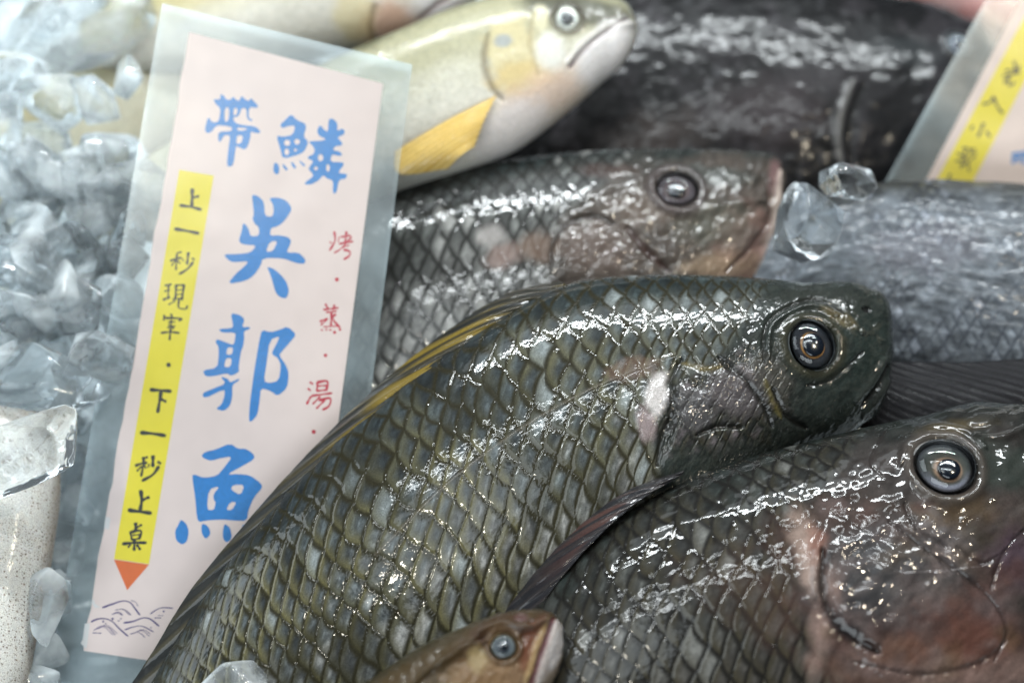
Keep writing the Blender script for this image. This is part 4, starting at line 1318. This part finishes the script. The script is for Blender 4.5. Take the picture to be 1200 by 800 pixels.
    P.poly([(230, 38), (290, 50), (325, 80), (305, 135), (358, 130), (360, 145), (318, 160), (322, 210), (312, 270), (300, 290), (282, 410), (290, 425), (260, 450), (222, 458), (215, 440), (110, 462), (60, 462),
            (42, 422), (140, 405), (150, 330), (150, 265), (128, 232), (140, 212), (200, 235), (250, 255), (262, 200), (262, 168), (170, 170), (148, 145), (235, 140), (248, 125)],
           [[(207, 268), (248, 268), (240, 316), (200, 318)], [(197, 342), (238, 338), (230, 398), (186, 402)]], o, sc)
    P.poly([(160, 462), (215, 480), (225, 505), (290, 475), (285, 490), (240, 520), (242, 600), (225, 660), (185, 695), (130, 680), (170, 650), (190, 590), (190, 545), (55, 612), (38, 575), (110, 545), (200, 510)], (), o, sc)
    P.poly([(440, 150), (500, 168), (560, 150), (612, 128), (670, 180), (640, 220), (570, 300), (555, 320), (600, 385), (620, 440), (610, 540), (545, 595), (500, 560), (432, 540), (425, 620), (410, 720), (370, 765),
            (352, 760), (358, 650), (380, 480), (405, 320), (425, 210)],
           [[(492, 218), (560, 192), (540, 240), (507, 300), (512, 318), (548, 340), (568, 390), (553, 490), (490, 508), (452, 495), (470, 380)]], o, sc)
    o = (200, 510)
    P.poly([(205, 135), (230, 110), (300, 95), (400, 52), (450, 90), (500, 88), (550, 118), (565, 155), (480, 205), (375, 262), (450, 258), (530, 265), (605, 320), (615, 350), (560, 410), (520, 500), (510, 570),
            (440, 570), (340, 562), (240, 568), (190, 580), (175, 550), (165, 420), (142, 268), (160, 260), (220, 285), (310, 270), (350, 225), (415, 140), (340, 150), (270, 170), (225, 155)],
           [[(255, 360), (330, 338), (285, 395), (290, 435), (302, 445), (290, 500), (242, 498)], [(420, 330), (496, 330), (468, 402), (400, 360)], [(400, 445), (442, 445), (410, 500), (370, 498)]], o, sc)
    for p in ([(68, 560), (105, 590), (122, 640), (110, 710), (75, 732), (35, 700), (28, 640), (50, 600)], [(208, 585), (250, 605), (270, 655), (235, 697), (205, 650)],
              [(362, 588), (400, 620), (410, 690), (375, 718), (350, 690), (350, 630)], [(480, 590), (520, 615), (540, 670), (510, 700), (480, 660)]):
        P.poly(p, (), o, sc)
    P.build('blue_lettering', M_BLUE, pp)
    # --- small dark writing on the strip
    P = Print(f, z + 0.0001)
    def many(lst, o, sc, k=1.15):
        for it in lst: P.stroke(it[0], it[1] * k, o, sc)
    many([([(235, 145), (232, 275)], 26), ([(240, 210), (285, 200)], 20), ([(140, 272), (220, 282), (305, 305)], 22), ([(100, 455), (190, 470), (285, 490)], 24),
          ([(115, 645), (150, 635)], 13), ([(65, 705), (100, 690), (150, 680)], 16), ([(115, 655), (108, 775)], 14), ([(105, 700), (75, 740)], 12), ([(115, 700), (140, 725)], 12), ([(205, 640), (195, 730)], 20),
          ([(160, 690), (165, 705)], 10), ([(235, 685), (250, 695)], 16), ([(240, 715), (200, 765), (135, 808)], 18)], (190, 200), 6.667)
    many([([(110, 195), (165, 185)], 18), ([(140, 195), (135, 320)], 16), ([(105, 250), (150, 240)], 14), ([(90, 330), (150, 305)], 20), ([(210, 190), (205, 320)], 20), ([(210, 195), (285, 190)], 18), ([(285, 190), (265, 330)], 22),
          ([(215, 240), (270, 235)], 11), ([(210, 280), (265, 275)], 11), ([(180, 325), (265, 315)], 15), ([(200, 340), (140, 375)], 12), ([(240, 320), (235, 400), (300, 415), (315, 385)], 16),
          ([(165, 465), (170, 490)], 20), ([(100, 475), (95, 520)], 18), ([(100, 500), (260, 505), (235, 525)], 18), ([(140, 540), (200, 535)], 14), ([(165, 520), (165, 590)], 16), ([(130, 590), (200, 575)], 14), ([(140, 560), (190, 600)], 12),
          ([(70, 640), (150, 632), (240, 640)], 18), ([(160, 600), (150, 705)], 20)], (180, 310), 8)
    P.dot((317, 116), 18, (150, 410), 6.667)
    many([([(175, 310), (250, 315), (335, 322)], 26), ([(258, 325), (245, 410), (232, 485)], 26), ([(262, 385), (295, 402)], 22), ([(100, 645), (190, 652), (290, 668)], 28)], (150, 410), 6.667)
    many([([(210, 95), (245, 88)], 15), ([(165, 145), (200, 132), (240, 125)], 18), ([(220, 98), (215, 150), (202, 215)], 16), ([(205, 150), (175, 180)], 13), ([(222, 145), (235, 160)], 13), ([(282, 80), (280, 150)], 23), ([(255, 135), (250, 155)], 11),
          ([(315, 120), (332, 130)], 18), ([(320, 150), (280, 205), (210, 245)], 20), ([(200, 312), (205, 380), (195, 445)], 24), ([(210, 375), (255, 355)], 20), ([(118, 442), (190, 452), (268, 462)], 24),
          ([(165, 530), (165, 580)], 22), ([(170, 560), (205, 540)], 15), ([(130, 590), (140, 640)], 15), ([(130, 590), (200, 580), (190, 635)], 17), ([(145, 610), (190, 605)], 10), ([(140, 640), (190, 632)], 13), ([(78, 668), (150, 660), (235, 660)], 19),
          ([(158, 640), (155, 710)], 20), ([(130, 672), (115, 690)], 15), ([(175, 675), (195, 705)], 18)], (130, 520), 5.714)
    P.build('dark_lettering', M_INK, pp)
    # --- red writing
    P = Print(f, z)
    many([([(345, 110), (350, 180), (310, 255)], 16), ([(310, 190), (325, 200)], 11), ([(385, 150), (375, 190)], 9), ([(440, 110), (430, 200)], 18), ([(400, 150), (470, 140)], 15), ([(385, 205), (490, 185)], 15), ([(480, 150), (400, 240), (345, 275)], 13),
          ([(410, 230), (460, 215)], 11), ([(420, 250), (465, 265), (460, 300), (420, 325)], 16)], (340, 255), 6.667)
    P.dot((365, 483), 16, (340, 255), 6.667)
    many([([(195, 30), (210, 55)], 11), ([(245, 35), (235, 60)], 11), ([(185, 60), (265, 50)], 10), ([(200, 75), (255, 68)], 9), ([(228, 75), (225, 150)], 12), ([(165, 125), (205, 110)], 11), ([(205, 112), (170, 145)], 9), ([(250, 85), (235, 110), (275, 160)], 12), ([(185, 155), (260, 150)], 7),
          ([(110, 460), (125, 470)], 11), ([(98, 495), (112, 505)], 11), ([(92, 580), (105, 555), (115, 540)], 12), ([(150, 460), (148, 510)], 11), ([(150, 460), (205, 455), (200, 505)], 13), ([(150, 482), (200, 478)], 9), ([(148, 508), (200, 503)], 10),
          ([(120, 535), (230, 520)], 11), ([(165, 540), (125, 580)], 10), ([(160, 560), (220, 548), (215, 590), (180, 612)], 12), ([(190, 560), (145, 605)], 10)], (340, 350), 4.71)
    for c, r in (((175, 172), 6), ((200, 170), 6), ((222, 172), 6), ((245, 185), 9), ((275, 170), 7), ((195, 312), 10), ((130, 733), 12)): P.dot(c, r, (340, 350), 4.71)
    P.build('red_lettering', M_RED, pp)
    # --- wave drawing
    P = Print(f, z)
    many([([(240, 172), (330, 140), (430, 110), (500, 125), (545, 180), (590, 240)], 10), ([(510, 105), (550, 120), (575, 160)], 4), ([(690, 230), (750, 190), (810, 172), (900, 178)], 7),
          ([(350, 225), (400, 215), (430, 245)], 6), ([(360, 195), (430, 190), (500, 245)], 4), ([(400, 188), (450, 190), (510, 240)], 4), ([(330, 235), (380, 222), (420, 240)], 5),
          ([(135, 305), (190, 280), (260, 275), (330, 300), (400, 370), (480, 440)], 9), ([(440, 315), (530, 300), (620, 268), (690, 280), (770, 345)], 10), ([(450, 380), (540, 350), (620, 348), (720, 400)], 7),
          ([(160, 385), (230, 345), (300, 360), (360, 430)], 5), ([(190, 370), (260, 355), (340, 430)], 4), ([(150, 408), (230, 412)], 6), ([(230, 345), (290, 340), (380, 415)], 4),
          ([(500, 420), (580, 405), (640, 450)], 5), ([(560, 395), (620, 390), (680, 440)], 4), ([(590, 380), (640, 385), (690, 420)], 4), ([(730, 268), (790, 268)], 6), ([(760, 245), (810, 245)], 4)], (90, 690), 8, 1.5)
    for c, r in (((335, 277), 11), ((247, 302), 9), ((392, 295), 7), ((413, 275), 7), ((272, 322), 6), ((815, 207), 9), ((695, 357), 6)): P.dot(c, r, (90, 690), 8)
    P.build('wave_drawing', M_PURPLE, pp)


def small_sign():
    f = Frame(1150, 150, -0.102, 4, 0)
    root = thing('price_sign', f, 'blurred pink price sign at the right edge, leaning above the silvery fish', 'sign')
    film = [(1230, -135), (1470, -10), (1240, 410), (1003, 275)]
    sheet('laminate_film', f, film, -0.0006, -0.0002, M_FILM, root)
    pp = sheet('paper', f, [(1252, -108), (1430, -15), (1222, 378), (1045, 288)], 0, 0.00025, M_PAPER, root)
    sheet('front_film', f, film, 0.0007, 0.0009, M_CLEAR, root)
    z = 0.00035
    P = Print(f, z)
    o, sc = (1090, 50), 4.706
    P.poly([(560, -213), (700, -130), (110, 1010), (-20, 860)], (), o, sc, rnd=False)
    P.build('yellow_strip', M_YELLOW, pp)
    P = Print(f, z + 0.0001)
    for p, wd in (([(465, 105), (470, 150)], 16), ([(415, 155), (490, 150)], 13), ([(400, 185), (495, 165)], 13), ([(495, 130), (405, 225)], 13), ([(430, 190), (435, 240), (465, 220)], 13),
                  ([(350, 300), (330, 330), (290, 340)], 14), ([(350, 300), (370, 350), (400, 390)], 16), ([(295, 445), (265, 520)], 16), ([(235, 460), (225, 480)], 14), ([(310, 490), (330, 520)], 16),
                  ([(180, 580), (250, 590)], 11), ([(150, 610), (200, 640), (135, 655)], 11), ([(195, 590), (170, 690)], 12), ([(215, 600), (255, 610)], 11), ([(230, 600), (190, 650)], 11), ([(250, 625), (180, 680)], 11), ([(210, 660), (215, 710)], 12),
                  ([(110, 725), (100, 760)], 14), ([(540, 5), (560, 20)], 16)):
        P.stroke(p, wd, o, sc)
    P.build('dark_lettering', M_INK, pp)
    P = Print(f, z)
    for p, wd in (([(462, 610), (458, 665)], 22), ([(492, 605), (490, 660)], 20), ([(455, 640), (540, 628)], 18), ([(520, 598), (518, 670)], 20), ([(470, 612), (560, 600)], 16)):
        P.stroke(p, wd, o, sc)
    P.build('blue_lettering', M_BLUE, pp)


big_sign()
small_sign()


# ------------------------------------------------------------------ ice
def ice_chunk(center, size, rnd, label, group=None, stretch=(1, 1, 1), npts=14, round_=0.2, mat=None):
    bm = bmesh.new()
    for _ in range(npts):
        v = Vector((rnd.gauss(0, 1), rnd.gauss(0, 1), rnd.gauss(0, 1))).normalized()
        m = max(abs(v.x), abs(v.y), abs(v.z))
        v = v / (0.55 * m + 0.45) * rnd.uniform(0.85, 1.0)
        bm.verts.new((v.x * stretch[0], v.y * stretch[1], v.z * stretch[2]))
    r = bmesh.ops.convex_hull(bm, input=bm.verts)
    bmesh.ops.delete(bm, geom=[g for g in bm.verts if not g.link_faces], context='VERTS')
    bmesh.ops.dissolve_limit(bm, angle_limit=0.25, verts=bm.verts, edges=bm.edges)
    bmesh.ops.bevel(bm, geom=bm.edges[:] + bm.verts[:], offset=round_, segments=2, profile=0.5, affect='EDGES', clamp_overlap=True)
    bmesh.ops.triangulate(bm, faces=bm.faces)
    bmesh.ops.subdivide_edges(bm, edges=bm.edges, cuts=1, use_grid_fill=True)
    bmesh.ops.smooth_vert(bm, verts=bm.verts, factor=0.5, use_axis_x=True, use_axis_y=True, use_axis_z=True)
    bmesh.ops.recalc_face_normals(bm, faces=bm.faces)
    for v in bm.verts: v.co *= size
    me = bpy.data.meshes.new('ice_chunk')
    bm.to_mesh(me)
    bm.free()
    me.polygons.foreach_set('use_smooth', np.ones(len(me.polygons), bool))
    me.materials.append(mat or M_ICE)
    o = bpy.data.objects.new('ice_chunk', me)
    COL.objects.link(o)
    o.location = center
    o.rotation_euler = (rnd.uniform(0, 6.28), rnd.uniform(0, 6.28), rnd.uniform(0, 6.28))
    return tag(o, label, 'ice', group)


def bed_depth(px, py):
    r = ray(px, py)
    t = -CAM[2] / r[2]
    return DF - t


rnd = random.Random(5)
for (x, y, r_) in [(15, 85, 15), (62, 112, 16), (12, 150, 13), (112, 120, 12), (30, 235, 15), (80, 190, 12), (105, 268, 17), (52, 280, 16), (10, 300, 14), (95, 330, 15), (140, 300, 12), (55, 375, 14),
                   (110, 385, 14), (5, 385, 13), (150, 90, 9), (85, 440, 12)]:
    ice_chunk(pt(x, y, -0.062 - 0.00011 * (250 - y)), r_ / 1000 * rnd.uniform(0.85, 1.05), rnd, 'clear melting ice chunk in the heap left of the large sign', 'ice chunks heaped left of the sign',
              stretch=(rnd.uniform(0.9, 1.3), rnd.uniform(0.7, 1.0), rnd.uniform(0.6, 0.9)))
rnd = random.Random(23)
for k in range(30):
    x, y = rnd.uniform(-10, 178), rnd.uniform(195, 470)
    if x > 172 - 0.165 * (y - 200) or (y > 440 and x < 75): continue
    ice_chunk(pt(x, y, -0.058 + 0.00014 * (y - 250)), rnd.uniform(0.008, 0.0165), rnd, 'clear melting ice chunk in the heap left of the large sign', 'ice chunks heaped left of the sign',
              stretch=(rnd.uniform(0.9, 1.4), rnd.uniform(0.7, 1.0), rnd.uniform(0.6, 0.9)), mat=M_ICE_CLEAR if k % 3 == 0 else None)
rnd = random.Random(11)
HEAP = 'clear melting ice chunk in the heap left of the large sign'
row = 0
for py in range(-30, 640, 52):
    row += 1
    for px in range(-50 + (row % 2) * 28, 260, 56):
        x, y = px + rnd.uniform(-18, 18), py + rnd.uniform(-16, 16)
        if y > 430 and x < 75: continue
        if x > 185 - 0.155 * y: continue
        if x > 150 - 0.1 * y and y > 120: 
            if rnd.random() < 0.25: continue
        sz = rnd.uniform(0.010, 0.0155)
        d = bed_depth(x, y)
        P = pt(x, y, d)
        P = np.array([P[0], P[1], sz * 0.65 - 0.008])
        ice_chunk(P, sz, rnd, HEAP, 'ice chunks heaped left of the sign', stretch=(rnd.uniform(0.8, 1.25), rnd.uniform(0.8, 1.1), rnd.uniform(0.6, 1)))
for (x, y) in [(88, 585), (80, 640), (62, 690), (50, 760), (95, 540), (30, 815), (40, 800)]:
    d = bed_depth(x, y)
    P = pt(x, y, d)
    ice_chunk(np.array([P[0], P[1], -0.004]), rnd.uniform(0.007, 0.011), rnd, 'small clear ice piece between the squid and the large sign', 'ice pieces between squid and sign')
special = [
    (85, 38, -0.110, 0.021, 'large frosty ice chunk on top of the heap at the upper left corner', (1.7, 0.8, 0.8)),
    (135, 215, -0.075, 0.019, 'tall rounded clear ice cube beside the upper left edge of the large sign', (0.8, 1.1, 1.0)),
    (60, 445, -0.030, 0.017, 'wedge of clear ice just above the squid', (1.3, 0.9, 0.8)),
    (40, 175, -0.085, 0.015, 'clear ice chunk with a bright wet face at the left of the heap', (1.2, 0.8, 0.8)),
    (35, 340, -0.060, 0.018, 'flat whitish ice slab in the middle of the heap at the left edge', (1.5, 0.9, 0.6)),
    (30, 525, 0.006, 0.014, 'melting sheet of ice draped over the top of the squid', (1.7, 1.0, 0.55)),
    (58, 712, -0.006, 0.0105, 'pointed ice shard standing at the edge of the squid', (0.7, 1.4, 0.6)),
    (950, 258, -0.042, 0.0128, 'glassy lump of ice wedged between the pale jawed tilapia and the silvery fish', (0.95, 1.25, 0.85)),
    (993, 214, -0.046, 0.0085, 'small clear drop of ice resting on the glassy lump beside the silvery fish', (1.2, 0.85, 0.8)),
    (280, 808, 0.022, 0.0125, 'frosty ice chip at the bottom edge on the tail of the sharp tilapia', (1.5, 0.7, 0.8)),
]
for x, y, d, sz, lb, stc in special:
    o = ice_chunk(pt(x, y, d), sz, rnd, lb, None, stc, npts=18 if x < 900 else 30, round_=0.24, mat=M_ICE_CLEAR if x > 900 or 'draped' in lb or 'wedge' in lb else None)
    o.rotation_euler = (PITCH * 0.3 + rnd.uniform(-0.3, 0.3), rnd.uniform(-0.4, 0.4), rnd.uniform(-0.4, 0.4))
